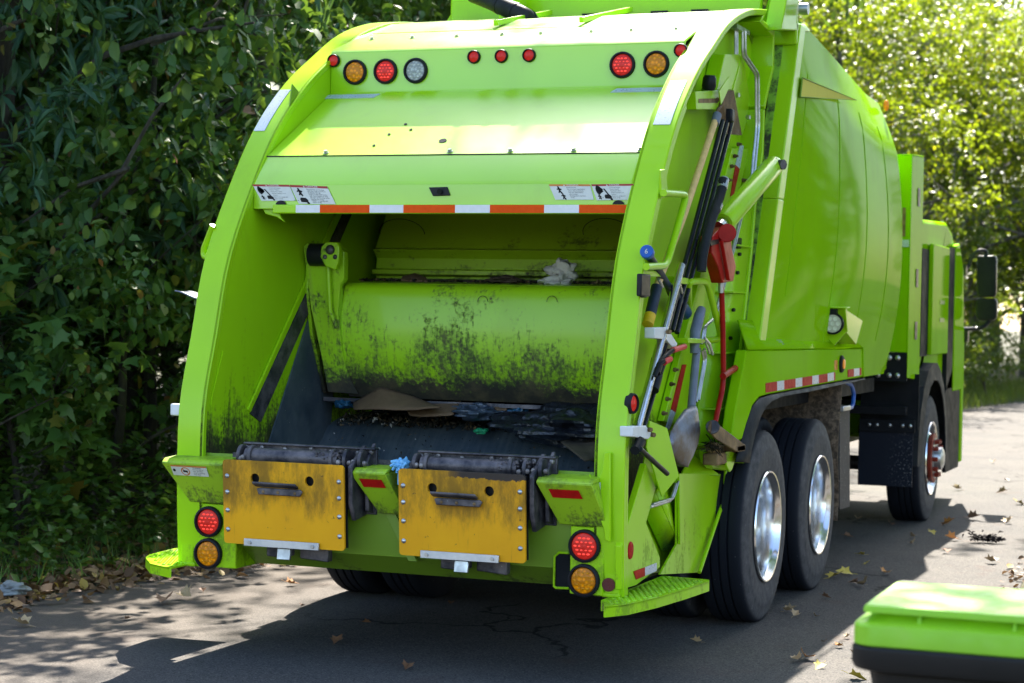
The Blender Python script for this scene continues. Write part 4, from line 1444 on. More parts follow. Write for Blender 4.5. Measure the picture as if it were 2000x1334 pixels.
hs = obj('hydraulic_hose', uf, M['rubber'], P)
uf = MB()
for k in (7, 10, 13):
    pp = smooth_path(pts, 4)
    d = (pp[k + 1] - pp[k - 1]).normalized()
    uf.tube([pp[k] - d * .008, pp[k] + d * .008], .055, 16)
obj('hose_band', uf, M['black'], hs)
# hinge post top right
hp_ = MB()
hp_.prism([X(a, b, 1.20) for a, b in ((1540, -20), (1560, -20), (1556, 44), (1574, 48), (1584, 62), (1562, 60), (1526, 58))], (-.1, .02, 0))
hng = obj('hinge_post', hp_, M['paint'], P, bevel=.006)
hp_ = MB()
c = X(1562, 18, 1.21)
hp_.cyl(c, c + Vector((.05, 0, 0)), .035, 10)
obj('hinge_bolt', hp_, M['zinc'], hng)
# lower side box with sloping ledge
fb = MB()
q = [(1459, 684), (1684, 680), (1690, 735), (1502, 770), (1482, 776), (1470, 792), (1459, 826), (1450, 858), (1428, 866), (1437, 800)]
fb.prism([X(a, b, 1.222) for a, b in q], (-.06, 0, 0))
fbox = obj('lower_side_box', fb, M['paint_body'], P, bevel=.008)
fb = MB()
y0, y1 = X(1459, 684, 1.222).y, X(1684, 680, 1.222).y
fb.add([(1.222, y0, 1.472), (1.222, y1, 1.448), (1.14, y1 - .55, 1.60), (1.14, y0 + .1, 1.625)], [(0, 1, 2, 3)])
fb.add([(1.222, y1, 1.448), (1.222, y1 + .04, 1.25), (1.10, y1 + .30, 1.25), (1.10, y1 + .25, 1.46)], [(0, 1, 2, 3)])
fb.add([(1.222, y1, 1.448), (1.10, y1 + .25, 1.46), (1.14, y1 - .55, 1.60)], [(0, 1, 2)])
obj('sloping_ledge', fb, M['paint_body'], fbox, solid=.01)
# same skirt on the far side
fb = MB()
fb.prism([(-p.x, p.y, p.z) for p in [X(a, b, 1.222) for a, b in q]], (.06, 0, 0))
obj('lower_side_box', fb, M['paint_body'], P, bevel=.008)
# red and silver markings along the box
tx = [340, 472, 556, 690, 770, 888, 965, 1070, 1145, 1162]
tt = [1143, 1122, 1109, 1088, 1075, 1057, 1045, 1028, 1013, 1012]
tb = [1255, 1232, 1217, 1193, 1180, 1158, 1146, 1124, 1108, 1107]
px_ = lambda a, b: (1440 + a / 6.0625, 560 + b / 6.0625)
for i in range(9):
    polyX('red_marking' if i % 2 == 0 else 'silver_marking', [px_(tx[i], tt[i]), px_(tx[i + 1], tt[i + 1]), px_(tx[i + 1], tb[i + 1]), px_(tx[i], tb[i])], 1.2255, .003, M['redtape' if i % 2 == 0 else 'bluetape'], fbox, 0)
for nm, a, b, t0, t1, u0, u1 in (('red_marking', 1312, 1382, 983, 972, 1072, 1062), ('silver_marking', 1382, 1447, 972, 963, 1062, 1050), ('red_marking', 1447, 1472, 963, 960, 1050, 1046)):
    polyX(nm, [px_(a, t0), px_(b, t1), px_(b, u1), px_(a, u0)], 1.2255, .003, M['redtape' if nm[0] == 'r' else 'bluetape'], fbox, 0)
# label on the ledge
mb = MB()
u_ = lambda px, py, x, o=.008: at(px, py, 'X', x)
k = (1.14 - 1.222) / 1.0
def ledge(px, py):
    # intersect with the ledge plane through iterating x
    x = 1.2
    for _ in range(12):
        p = at(px, py, 'X', x)
        tz = (p.z - 1.468) / .155
        x = 1.222 - .082 * tz + .006
    return at(px, py, 'X', x)
mb.plate([ledge(a, b) for a, b in ((1492, 650), (1521, 653), (1538, 678), (1505, 678))], .004)
obj('warning_label', mb, M['bluetape'], fbox)
mb = MB()
for i in range(6):
    yy = 657 + i * 3.6
    mb.plate([ledge(1494 + i * 2.4, yy), ledge(1520 + i * 2.6, yy), ledge(1520.5 + i * 2.6, yy + 1.1), ledge(1494.5 + i * 2.4, yy + 1.1)], .006)
obj('label_lines', mb, plain('label_grey', (.12, .13, .2), .5), fbox)
# oval amber side lamp
mb = MB()
c = X(1642, 711, 1.2225)
mb.lathe([(.0, .0), (.05, .0), (.05, .012), (.04, .02), (.0, .02)], (0, 0, 0), (1, 0, 0), 24)
sl_ = obj('side_marker_lamp', mb, M['bezel'], P, loc=c)
sl_.scale = (1, 1.15, 1.1)
mb = MB()
mb.lathe([(.03, .018), (.026, .026), (.0, .028)], (0, 0, 0), (1, 0, 0), 20)
obj('lens', mb, M['lens_orange'], sl_)
polyX('amber_reflector', [(1630, 704), (1636, 703), (1636, 722), (1630, 723)], 1.224, .003, M['lens_amber'], fbox, 0)
# work light in its bracket
W0 = X(1627, 632, 1.245)
mb = MB()
y = W0.y
mb.prism([(W0.x - .075, y + .06, W0.z + .095), (W0.x + .07, y + .06, W0.z + .095), (W0.x + .07, y + .06, W0.z - .05), (W0.x + .0, y + .06, W0.z - .135), (W0.x - .075, y + .06, W0.z - .06)], (0, .01, 0))
mb.prism([(W0.x - .075, y - .03, W0.z + .095), (W0.x + .09, y - .03, W0.z + .095), (W0.x + .09, y + .07, W0.z + .10), (W0.x - .075, y + .07, W0.z + .10)], (0, 0, .006))
mb.prism([(W0.x + .07, y - .02, W0.z + .095), (W0.x + .08, y - .02, W0.z + .095), (W0.x + .08, y + .06, W0.z - .05), (W0.x + .07, y + .06, W0.z - .05)], (0, .012, 0))
mb.prism([(W0.x - .08, y - .02, W0.z + .095), (W0.x - .072, y - .02, W0.z + .095), (W0.x - .072, y + .06, W0.z - .08), (W0.x - .08, y + .06, W0.z - .08)], (0, .012, 0))
mb.prism([(W0.x + .07, y + .02, W0.z + .09), (W0.x + .07, y + .6, W0.z + .02), (W0.x + .07, y + .4, W0.z - .13), (W0.x + .07, y + .06, W0.z - .05)], (-.15, 0, 0))
wbr = obj('work_light_bracket', mb, M['paint'], P, bevel=.002)
mb = MB()
mb.lathe([(.0, .05), (.05, .045), (.066, .02), (.068, -.012), (.060, -.020), (.054, -.012), (.0, -.012)], (0, 0, 0), (0, 1, 0), 26)
mb.box(-.025, .025, -.015, .02, .055, .09)
wl_ = obj('work_light', mb, M['black'], wbr, loc=W0)
mb = MB()
mb.lathe([(.055, -.013), (.0, -.0155)], (0, 0, 0), (0, 1, 0), 24)
lens = obj('lens', mb, plain('work_lens', (.62, .58, .48), .2, 0, .2, 40), wl_)
mb = MB()
for k in range(7):
    a = 2 * math.pi * k / 6
    r = .034 if k < 6 else 0
    mb.lathe([(.0135, -.0175), (.010, -.016), (0, -.017)], (r * math.cos(a), 0, r * math.sin(a)), (0, 1, 0), 12)
obj('led', mb, plain('work_led', (.85, .82, .70), .15), lens)
# rubber fender trim around the tandem wheels
for s in (-1, 1):
    po_ = [(1690, 737), (1580, 757), (1502, 772), (1484, 778), (1471, 793), (1459, 826), (1450, 858), (1440, 892), (1438, 902)]
    pi_ = [(1690, 741), (1580, 765), (1530, 774), (1508, 783), (1497, 794), (1487, 812), (1476, 845), (1468, 880), (1465, 904)]
    mb = MB()
    n = len(po_)
    A = [X(a, b, 1.226) for a, b in po_]
    B = [X(a, b, 1.236) for a, b in pi_]
    A2 = [p + Vector((-.25, .02, -.01)) for p in B]
    vs = [Vector((s * p.x, p.y, p.z)) for p in A + B + A2]
    fs = [(i, i + 1, n + i + 1, n + i) for i in range(n - 1)] + [(n + i, n + i + 1, 2 * n + i + 1, 2 * n + i) for i in range(n - 1)]
    mb.add(vs, fs)
    obj('fender_trim', mb, M['rubber'], P, solid=.008, smooth=30)
# wheels
def m_tyre():
    m = NT('tyre_rubber')
    x, y, z = m.sep()
    n = m.noise(18, 6, .7)
    rad = m.math('SQRT', m.math('ADD', m.math('MULTIPLY', y, y), m.math('MULTIPLY', z, z)))
    side = m.math('MULTIPLY', m.rng(x, -.035, -.012), m.rng(rad, .515, .49))
    scuff = m.noise(1, 5, .7, co=m.mapping((30, 30, 30)))
    dust = m.math('MULTIPLY', side, m.rng(n, .25, .75, .35, 1))
    col = m.mix(dust, (.010, .012, .018), (.10, .096, .098))
    scr = m.math('MULTIPLY', m.rng(scuff, .60, .68), side)
    col = m.mix(m.math('MULTIPLY', scr, .4), col, (.2, .19, .18))
    sp = m.math('MULTIPLY', m.rng(m.voro(45), .10, .05), m.rng(m.noise(14, 2), .55, .6))
    col = m.mix(m.math('MULTIPLY', sp, .6), col, (.3, .29, .28))
    m.bs(Base_Color=col, Roughness=.75, Specular_IOR_Level=.15)
    m.bump(m.noise(60, 4), .15, .004)
    return m.mat
M['tyre'] = m_tyre()
def tyre_mesh(wid=.27, treads=True):
    mb = MB()
    R = .52
    prof = [(.293, -.02), (.30, -.008), (.315, -.004), (.36, .0), (.41, .002), (.435, .0), (.44, -.003), (.455, -.004), (.485, -.012), (.50, -.018), (.512, -.028), (.518, -.042)]
    # tread with grooves
    h = -.048
    gro = [-.088, -.135, -.182]
    for g in gro:
        if g < -wid + .05: break
        prof += [(R, g + .028), (R, g + .006), (R - .016, g + .004), (R - .016, g - .004), (R, g - .006)]
    prof += [(R, -wid + .045), (.512, -wid + .028), (.50, -wid + .018), (.41, -wid + .0), (.36, -wid), (.30, -wid + .008), (.293, -wid + .02)]
    mb.lathe(prof, (0, 0, 0), (1, 0, 0), 72)
    return mb
def rim_mesh_rear():
    mb = MB()
    mb.lathe([(.296, -.012), (.302, .002), (.298, .010), (.290, .008), (.283, -.006), (.276, -.018), (.271, -.03), (.2705, -.10), (.2695, -.15), (.255, -.165), (.20, -.17), (.16, -.17), (.155, -.16), (.118, -.135), (.112, -.09), (.085, -.085), (.0, -.085)], (0, 0, 0), (1, 0, 0), 64)
    return mb
def nuts(mb, r, h, n=10, k=.017, l=.03):
    for i in range(n):
        a = 2 * math.pi * i / n
        mb.cyl((h, r * math.cos(a), r * math.sin(a)), (h + l, r * math.cos(a), r * math.sin(a)), k, 6)
    return mb
def rear_wheel():
    e = bpy.data.objects.new('rear_wheel', None)
    SC.collection.objects.link(e)
    e.parent = P
    obj('tyre', tyre_mesh(), M['tyre'], e, smooth=35)
    r = obj('rim', rim_mesh_rear(), M['polish'], e, smooth=35)
    obj('wheel_nut', nuts(MB(), .143, -.15, 10), M['zinc'], r)
    return e
w0 = rear_wheel()
ZW = .515
w0.location = (1.24, 0, ZW)
SP = 1.3563
wheels = [w0]
for s, x, y, r in ((1, 1.24, SP, 0), (-1, -1.24, 0, math.pi), (-1, -1.24, SP, math.pi)):
    w = dup(w0, P, (x, y, ZW), (0, 0, r))
    wheels.append(w)
inner_t = tyre_mesh()
ity = None
for s in (1, -1):
    for y in (0, SP):
        if ity is None:
            e = bpy.data.objects.new('inner_wheel', None)
            SC.collection.objects.link(e)
            e.parent = P
            obj('tyre', inner_t, M['tyre'], e, smooth=35)
            mb = MB()
            mb.lathe([(.296, -.25), (.29, -.24), (.27, -.2), (.262, -.1), (.24, -.06), (.1, -.06), (.0, -.06)], (0, 0, 0), (1, 0, 0), 40)
            obj('rim', mb, M['rust'], e)
            ity = e
            e.location = (.90, y, ZW)
        else:
            dup(ity, P, (s * .90, y, ZW), (0, 0, 0 if s > 0 else math.pi))
# axles, frame rails, tank, mud-caked inner fender
ax = MB()
for y in (0, SP):
    ax.cyl((-.95, y, ZW), (.95, y, ZW), .08, 14)
    ax.ball((0, y, ZW), .22, 16, 0, (1, .9, 1))
ax.cyl((-.95, 5.83, .45), (.95, 5.83, .45), .06, 10)
obj('axle', ax, M['dark_steel'], P)
cf = MB()
for s in (-1, 1):
    cf.box(s * .43 - .04, s * .43 + .04, -.2, 8.2, .85, 1.1)
cf.box(-.43, .43, -.28, -.2, .86, 1.08)
cf.box(-1.0, 1.0, -.3, 4.4, 1.10, 1.2)
cf.box(-.35, .35, 4.4, 7.4, .55, 1.0)
obj('chassis_frame', cf, M['blackpaint'], P)
def m_mud():
    m = NT('mud_caked')
    n = m.noise(26, 6, .75)
    m.bs(Base_Color=m.mix(m.rng(n, .4, .65), (.05, .035, .022), (.20, .14, .09)), Roughness=.95)
    m.bump(n, .8, .03)
    return m.mat
M['mud'] = m_mud()
ff = MB()
ff.grid(lambda u, v: Vector((.55 + .66 * u, 2.06 + .03 * math.sin(v * 9) + .1 * max(0, v - .7), .35 + .9 * v)), 10, 18)
obj('inner_fender', ff, M['mud'], P, solid=.02)
tk = MB()
tk.box(.62, 1.18, 2.12, 2.42, .40, 1.02)
tank = obj('side_tank', tk, M['blackpaint'], P, bevel=.03)
tk = MB()
tk.prism([X(a, b, 1.185) for a, b in ((1640, 800), (1660, 800), (1660, 990), (1640, 996))], (-.03, .02, 0))
def m_splash():
    m = NT('splashed_panel')
    sp = m.math('MULTIPLY', m.rng(m.voro(60), .25, .12), m.rng(m.noise(30, 4), .45, .6))
    m.bs(Base_Color=m.mix(sp, (.03, .026, .028), (.42, .36, .33)), Roughness=.7)
    return m.mat
obj('splash_panel', tk, m_splash(), tank, bevel=.004)
tk = MB()
tk.tube(rounded([X(1645, 800, 1.19), X(1665, 795, 1.19), X(1668, 770, 1.19), X(1663, 752, 1.19), X(1650, 745, 1.19)], .05), .014, 8)
obj('air_hose', tk, M['blue'], tank)
tk = MB()
tk.obox(X(1640, 797, 1.18), (.05, 0, 0), (0, .12, 0), (0, 0, .015))
obj('tank_step', tk, M['zinc'], tank, bevel=.004)
# column behind the cab
co = MB()
cx0 = 1.03
y0, y1 = 4.69, 5.25
zt, zb = 2.90, 1.20
co.prism([(1.045, y0, 1.395), (1.20, y0, 1.395), (1.20, y0, zt), (1.045, y0, zt)], (0, .01, 0))
co.prism([(1.20, y0 - .004, 1.2), (1.20, y1, 1.17), (1.20, y1, 2.93), (1.20, y0 - .004, zt)], (-.012, 0, 0))
co.prism([(1.045, y0, zt), (1.20, y0, zt), (1.20, y1, 2.93), (1.045, y1, 2.93)], (0, 0, .01))
colm = obj('front_column', co, M['paint_body'], P, bevel=.004)
co = MB()
for z in (2.60, 1.97, 1.56):
    yy = 5.02
    co.prism([(1.203, yy - .055, z - .07), (1.203, yy + .055, z - .07), (1.203, yy + .055, z + .07), (1.203, yy - .055, z + .07)], (.003, 0, 0))
obj('column_slot', co, M['black'], colm, bevel=.001)
co = MB()
co.box(1.135, 1.16, y0 - .008, y0 - .002, 2.28, 2.50)
obj('column_opening', co, M['rust'], colm)
co = MB()
co.box(1.09, 1.145, y0 - .006, y0 - .001, 2.36, 2.45)
co.box(1.09, 1.19, y0 - .012, y0 - .001, 2.20, 2.255)
obj('column_plate', co, M['bluetape'], colm)
co = MB()
co.prism([(.90, y0 - .004, 1.17), (1.197, y0 - .004, 1.17), (1.197, y0 - .004, 1.392), (.95, y0 - .004, 1.392)], (0, .02, 0))
cb = obj('column_bracket', co, M['blackpaint'], colm)
co = MB()
for x in (.975, 1.06, 1.125):
    for z in (1.215, 1.35): co.ball((x + (.03 if z > 1.3 else 0) * (x < 1), y0 - .006, z), .022, 10, 0, (1, .5, 1))
obj('bracket_bolt', co, M['zinc'], cb)
co = MB()
co.box(-1.2, 1.04, 4.4, 5.2, 1.25, 2.75)
obj('front_bulkhead', co, M['paint'], P, bevel=.02)
# cab
cabm = MB()
outl = [(5.45, .95), (5.45, 2.40), (5.6, 2.46), (6.9, 2.50), (7.25, 2.42), (7.55, 2.2), (7.75, 1.4), (7.78, .62), (6.5, .62), (6.45, 1.0), (6.2, 1.22), (5.8, 1.25), (5.45, 1.1)]
cabm.prism([(-1.19, a, b) for a, b in outl], (2.34, 0, 0))
cab = obj('cab', cabm, M['paint_body'], P, bevel=.035)
cd = MB()
cd.prism([(1.165, a, b) for a, b in ((5.85, 1.36), (5.85, 2.27), (6.75, 2.27), (6.75, 1.36))], (.035, 0, 0))
door = obj('cab_panel', cd, M['paint_body'], cab, bevel=.006)
cd = MB()
for z in (1.63, 1.78):
    cd.box(1.201, 1.204, 6.25, 6.5, z, z + .035)
obj('panel_slot', cd, M['paint_dark'], door)
cd = MB()
cd.prism([(1.166, a, b) for a, b in ((5.47, 1.35), (5.47, 2.22), (5.80, 2.22), (5.80, 1.35))], (.004, 0, 0))
cd.prism([(1.15, a, b) for a, b in ((6.79, 1.05), (6.79, 2.28), (7.13, 2.28), (7.14, 1.05))], (.04, 0, 0))
obj('window', cd, M['blackpaint'], cab)
cd = MB()
cd.box(.6, 1.12, 5.43, 5.448, 1.55, 2.2)
obj('rear_window', cd, M['glass'], cab)
cd = MB()
cd.prism([(1.15, a, b) for a, b in ((7.15, 1.02), (7.15, 2.30), (7.35, 2.33), (7.62, 2.1), (7.80, 1.35), (7.80, .36), (7.66, .36), (7.66, 1.02))], (.05, 0, 0))
obj('front_door', cd, M['paint_body'], cab, bevel=.01)
# front wheel arch and mud flap
fw = MB()
yc, zc = 5.83, .52
def arch(r, a): return (yc + r * math.cos(a), zc + r * math.sin(a))
angs = [math.radians(a) for a in (182, 165, 148, 131, 114, 97, 80, 63, 46, 29, 12, -2)]
for i in range(len(angs) - 1):
    a, b = angs[i], angs[i + 1]
    (p, q), (r_, t_) = arch(.76, a), arch(.76, b)
    fw.prism([(.80, p, q), (1.235, p, q), (1.235, r_, t_), (.80, r_, t_)], (0, (r_ - yc) * .02, (t_ - zc) * .03))
    (p2, q2), (r2, t2) = arch(.64, a), arch(.64, b)
    fw.prism([(1.235, p, q), (1.235, r_, t_), (1.245, r2, t2), (1.245, p2, q2)], (-.012, 0, 0))
farch = obj('wheel_arch', fw, M['rubber'], P, smooth=50)
mf = MB()
mf.box(.78, 1.235, 5.04, 5.055, .78, 1.22)
obj('arch_back', mf, M['blackpaint'], farch)
mf = MB()
mf.box(.775, 1.20, 5.02, 5.034, .335, .80)
flap = obj('mud_flap', mf, M['flap'], P, bevel=.002)
mf = MB()
mf.box(.78, 1.215, 5.0, 5.036, .76, .86)
mf.box(.66, 1.16, 4.90, 5.0, .90, .965)
obj('flap_bar', mf, M['blackpaint'], flap, bevel=.004)
mf = MB()
for x in (.86, .92, 1.02, 1.12, 1.18): mf.ball((x, 4.998, .815), .016, 10, 0, (1, .5, 1))
obj('flap_bolt', mf, M['zinc'], flap)
# front wheels
def front_wheel():
    e = bpy.data.objects.new('front_wheel', None)
    SC.collection.objects.link(e)
    e.parent = P
    obj('tyre', tyre_mesh(.30), M['tyre'], e, smooth=35)
    mb = MB()
    mb.lathe([(.296, -.012), (.302, .002), (.298, .010), (.288, .006), (.276, -.02), (.268, -.05), (.25, -.05), (.20, -.01), (.165, .015), (.13, .02), (.0, .02)], (0, 0, 0), (1, 0, 0), 48)
    rim = obj('rim', mb, M['polish'], e, smooth=35)
    mb = MB()
    mb.lathe([(.16, .02), (.165, .035), (.10, .04), (.09, .09), (.06, .105), (.0, .105)], (0, 0, 0), (1, 0, 0), 28)
    obj('hub', mb, M['zinc'], rim)
    mb = MB()
    mb.lathe([(.20, .0), (.205, .028), (.168, .034), (.16, .02)], (0, 0, 0), (1, 0, 0), 28)
    nuts(mb, .14, .03, 10, .02, .045)
    obj('hub_ring', mb, plain('orange_red_hub', (.24, .025, .01), .55), rim)
    return e
f0 = front_wheel()
f0.location = (1.22, 5.83, ZW)
dup(f0, P, (-1.22, 5.83, ZW), (0, 0, math.pi))
# green skirt ahead of the wheel
sk_ = MB()
sk_.prism([X(a, b, 1.05) for a, b in ((1834, 755), (1842, 755), (1858, 905), (1840, 912))], (-.3, 0, 0))
obj('cab_step_panel', sk_, M['paint'], cab)
sk_ = MB()
sk_.prism([(1.16, a, b) for a, b in ((6.85, .32), (6.7, 1.0), (7.1, 1.2), (7.64, 1.0), (7.64, .32))], (.03, 0, 0))
obj('step_well', sk_, M['blackpaint'], cab)
# mirrors
mr = bpy.data.objects.new('mirror', None)
SC.collection.objects.link(mr)
mr.parent = P
def atY(a, b, y): return at(a, b, 'Y', y)
YM = 8.0
for nm, q in (('mirror_head', ((1908, 499), (1943, 499), (1946, 505), (1945, 575), (1941, 580), (1912, 580), (1907, 574))), ('mirror_head', ((1908, 583), (1944, 583), (1947, 590), (1946, 620), (1940, 626), (1912, 626), (1905, 618), (1905, 590)))):
    mb = MB()
    mb.prism([atY(a, b, YM) for a, b in q], (0, .09, 0))
    hd_ = obj(nm, mb, M['black'], mr, bevel=.012)
    cx_ = sum(atY(a, b, YM).x for a, b in q) / len(q)
    cz_ = sum(atY(a, b, YM).z for a, b in q) / len(q)
    mb = MB()
    mb.prism([Vector((cx_ + (atY(a, b, YM).x - cx_) * .86, YM - .002, cz_ + (atY(a, b, YM).z - cz_) * .9)) for a, b in q], (0, -.003, 0))
    obj('mirror_glass', mb, M['blackpaint'], hd_)
mb = MB()
mb.tube(rounded([atY(1872, 527, YM - .2), atY(1890, 525, YM), atY(1898, 500, YM), atY(1912, 488, YM), atY(1926, 490, YM + .04), atY(1926, 500, YM + .04)], .05), .018, 8)
mb.tube(rounded([atY(1878, 643, YM - .2), atY(1905, 642, YM), atY(1920, 640, YM), atY(1932, 628, YM + .04), atY(1930, 615, YM + .04)], .05), .018, 8)
mb.obox(atY(1882, 528, YM - .1), (.03, 0, 0), (0, .05, 0), (0, 0, .05))
mb.obox(atY(1884, 655, YM - .1), (.035, 0, 0), (0, .05, 0), (0, 0, .06))
obj('mirror_arm', mb, M['black'], mr)
mb = MB()
mb.ball(atY(1731, 206, 4.2), .03, 12, 0, (.7, 1, 1.4))
obj('roof_marker_lamp', mb, M['lens_orange'], P)
# ================================================================== THINGS ON AND IN THE TRUCK
pole = thing('hook_pole', 'wooden pole with steel hook and black grip hanging on the truck side', 'hook pole', X(1268, 630, 1.10))
O = pole.location
def rel(p): return Vector(p) - Vector(O)
mb = MB()
mb.tube([rel(X(1396, 238, 1.10)), rel(X(1336, 420, 1.10)), rel(X(1282, 562, 1.10))], .0175, 12)
obj('handle', mb, M['wood'], pole)
mb = MB()
mb.tube([rel(X(1283, 560, 1.10)), rel(X(1270, 616, 1.10))], .026, 14)
obj('grip', mb, M['navy'], pole)
mb = MB()
mb.tube([rel(X(1270, 615, 1.10)), rel(X(1265, 634, 1.10))], .027, 14)
obj('grip_end', mb, M['yel'], pole)
mb = MB()
mb.tube([rel(X(1396, 242, 1.10)), rel(X(1401, 224, 1.10))], .023, 12)
obj('ferrule', mb, M['greypl'], pole)
mb = MB()
mb.tube(smooth_path([rel(X(a, b, 1.10)) for a, b in ((1401, 226), (1402, 215), (1409, 205), (1409, 196), (1401, 194))], 4), .009, 8)
obj('hook', mb, M['rust'], pole)

sh = thing('shovel', 'grey shovel with scuffed blade strapped upright behind the tool shield', 'shovel', X(1330, 905, 1.12))
O = sh.location
mb = MB()
mb.tube([rel(X(1361, 680, 1.12)), rel(X(1350, 800, 1.12))], [.020, .021], 14)
obj('shaft', mb, M['greypl'], sh)
mb = MB()
mb.tube([rel(X(1370, 604, 1.12)), rel(X(1366, 616, 1.12)), rel(X(1358, 648, 1.12)), rel(X(1356, 690, 1.12))], [.022, .027, .028, .022], 14)
obj('handle', mb, M['greypl'], sh)
Lp = [(1350, 792), (1336, 800), (1322, 820), (1311, 842), (1306, 865), (1311, 890), (1323, 911)]
Rp = [(1357, 792), (1359, 800), (1362, 820), (1366, 842), (1363, 866), (1350, 890), (1328, 912)]
mb = MB()
def shov(u, v):
    k = u * (len(Lp) - 1)
    i = min(int(k), len(Lp) - 2)
    t = k - i
    a = X(Lp[i][0] * (1 - t) + Lp[i + 1][0] * t, Lp[i][1] * (1 - t) + Lp[i + 1][1] * t, 1.13)
    b = X(Rp[i][0] * (1 - t) + Rp[i + 1][0] * t, Rp[i][1] * (1 - t) + Rp[i + 1][1] * t, 1.13)
    p = a.lerp(b, v)
    p.x += .05 * (1 - (2 * v - 1) ** 2) * math.sin(min(1, u * 1.4 + .15) * math.pi * .6)
    return rel(p)
mb.grid(shov, 24, 10)
obj('blade', mb, M['shovelblade'], sh, solid=.004, smooth=60)
mb = MB()
q = (X(1344, 660, 1.15), X(1378, 662, 1.15), X(1378, 671, 1.15), X(1344, 670, 1.15))
mb.prism(q, (-.1, 0, 0))
tb_ = obj('tool_clamp', mb, M['paint'], P, bevel=.003)
mb = MB()
mb.tube([X(1376, 660, 1.17), X(1386, 672, 1.17), X(1392, 692, 1.17)], .007, 6)
mb.tube([X(1378, 668, 1.17), X(1386, 690, 1.17)], .006, 6)
obj('clamp_clip', mb, M['zinc'], tb_)

hm = thing('lever_bar', 'black bar with round blue end caps clipped beside the rear rim', 'lever bar', X(1263, 491, 1.13))
O = hm.location
p0, p1 = rel(X(1263, 491, 1.14)), rel(X(1338, 612, 1.06))
d = (p1 - p0)
dn = d.normalized()
mb = MB()
mb.tube([p0, p0 + d * .55, p0 + d * .72, p0 + d * .85, p1], [.018, .018, .030, .034, .024], 14)
obj('bar', mb, M['navy'], hm)
mb = MB()
mb.tube([p0 - dn * .004, p0 + dn * .03], .031, 22)
cp = obj('end_cap', mb, M['blue'], hm, bevel=.004)
mb = MB()
mb.tube([p0 + d * .80, p1 - dn * .002], [.036, .0355], 14)
obj('end_cap', mb, plain('dark_blue_cap', (.01, .06, .16), .45), hm, bevel=.004)
mb = MB()
nv = -dn
uu = Vector((0, 0, 1)).cross(nv).normalized()
vv = nv.cross(uu)
mb.text('6', p0 - dn * .0045 - uu * .009 - vv * .012, uu, vv, .024, 0, .001)
obj('cap_number', mb, M['label'], cp, recalc=False, smooth=0)

sp = thing('spade', 'grey spade stored on the far side of truck, only its end showing', 'spade', at(384, 580, 'X', -XO - .06))
O = sp.location
mb = MB()
c = rel(at(384, 582, 'X', -XO - .06))
mb.grid(lambda u, v: c + Vector((.05 - .15 * u, -.04 + .14 * v, .012 - .02 * math.cos(u * 3) + .02 * (v - .5) ** 2)), 10, 6)
obj('blade', mb, M['greypl'], sp, solid=.006)
mb = MB()
mb.tube([c + Vector((.03, .02, 0)), c + Vector((.03, .05, -.35))], .022, 10)
obj('shaft', mb, plain('violet_shaft', (.12, .11, .34), .4), sp)

# ---- refuse
def crumple(name, c, size, mat, seed, label, cat, ax=(1, 0, 0), squash=(1, 1, 1), rough=.5, n=28, group=None, rz=0.):
    r_ = random.Random(seed)
    mb = MB()
    fs = [(Vector((r_.gauss(0, 1), r_.gauss(0, 1), r_.gauss(0, 1))).normalized(), r_.uniform(2, 7), r_.uniform(0, 6), r_.uniform(.3, 1)) for _ in range(14)]
    k0 = 1 + sum(rough * .16 * a * .64 * (1 if f > 4 else 1.4) for w, f, p, a in fs)
    def fn(u, v):
        th, ph = u * math.pi, v * 2 * math.pi
        d = Vector((math.sin(th) * math.cos(ph), math.sin(th) * math.sin(ph), math.cos(th)))
        k = 1
        for w, f, p, a in fs: k += rough * .16 * a * abs(math.sin(d.dot(w) * f + p)) * (1 if f > 4 else 1.4)
        k = max(.25, 1 + (k - k0) * 1.6 / k0 ** .5)
        return Vector((d.x * size[0] * k, d.y * size[1] * k, d.z * size[2] * k))
    mb.grid(fn, n, n * 2)
    o = obj(name, mb, mat, None, smooth=30)
    o.location = c
    o.rotation_euler = (0, 0, rz)
    return tag(o, label, cat, group)
def m_bag(name, col, rough=.3):
    m = NT(name)
    n = m.voro(16, m.mapping((1, 1, 1)), 'Distance')
    n2 = m.noise(14, 4, .6)
    m.bs(Base_Color=col, Roughness=rough)
    m.bump(m.math('ADD', n, n2), .7, .03)
    return m.mat
M['bagblack'] = m_bag('bag_black', (.010, .012, .018))
M['bagblue'] = m_bag('bag_greyblue', (.05, .07, .105))
M['baglite'] = m_bag('cloth_white', (.55, .53, .50), .7)
M['bagteal'] = m_bag('bag_blue', (.012, .075, .15))
M['card'] = plain('cardboard', (.165, .10, .055), .8, 0, .25, 8, .15)
M['carddark'] = plain('cardboard_stained', (.10, .07, .045), .85, 0, .5, 6, .2)
def W(a, b, y): return at(a, b, 'Y', y)
crumple('bin_bag', W(1130, 832, -1.05), (.42, .20, .10), M['bagblack'], 3, 'black plastic bag slumped on the hopper floor beside the far wall', 'bin bag', rough=.7)
crumple('plastic_sheet', W(932, 804, -.98), (.16, .12, .045), M['bagblue'], 5, 'crumpled grey-blue plastic bag under the middle of the packer blade', 'plastic bag', rough=.9)
crumple('plastic_scrap', W(1012, 806, -.95), (.055, .06, .032), M['bagteal'], 6, 'small bright blue plastic scrap between grey-blue bag and torn wrapper', 'plastic scrap', rough=.8)
crumple('rag', W(1100, 532, -.80), (.075, .06, .06), M['baglite'], 8, 'crumpled white cloth caught on the ledge above the packer blade', 'rag', rough=1.2)
crumple('rag', W(1085, 549, -.83), (.085, .05, .022), M['baglite'], 9, 'flat dirty white cloth lying on top edge of the packer blade', 'rag', rough=1.2)
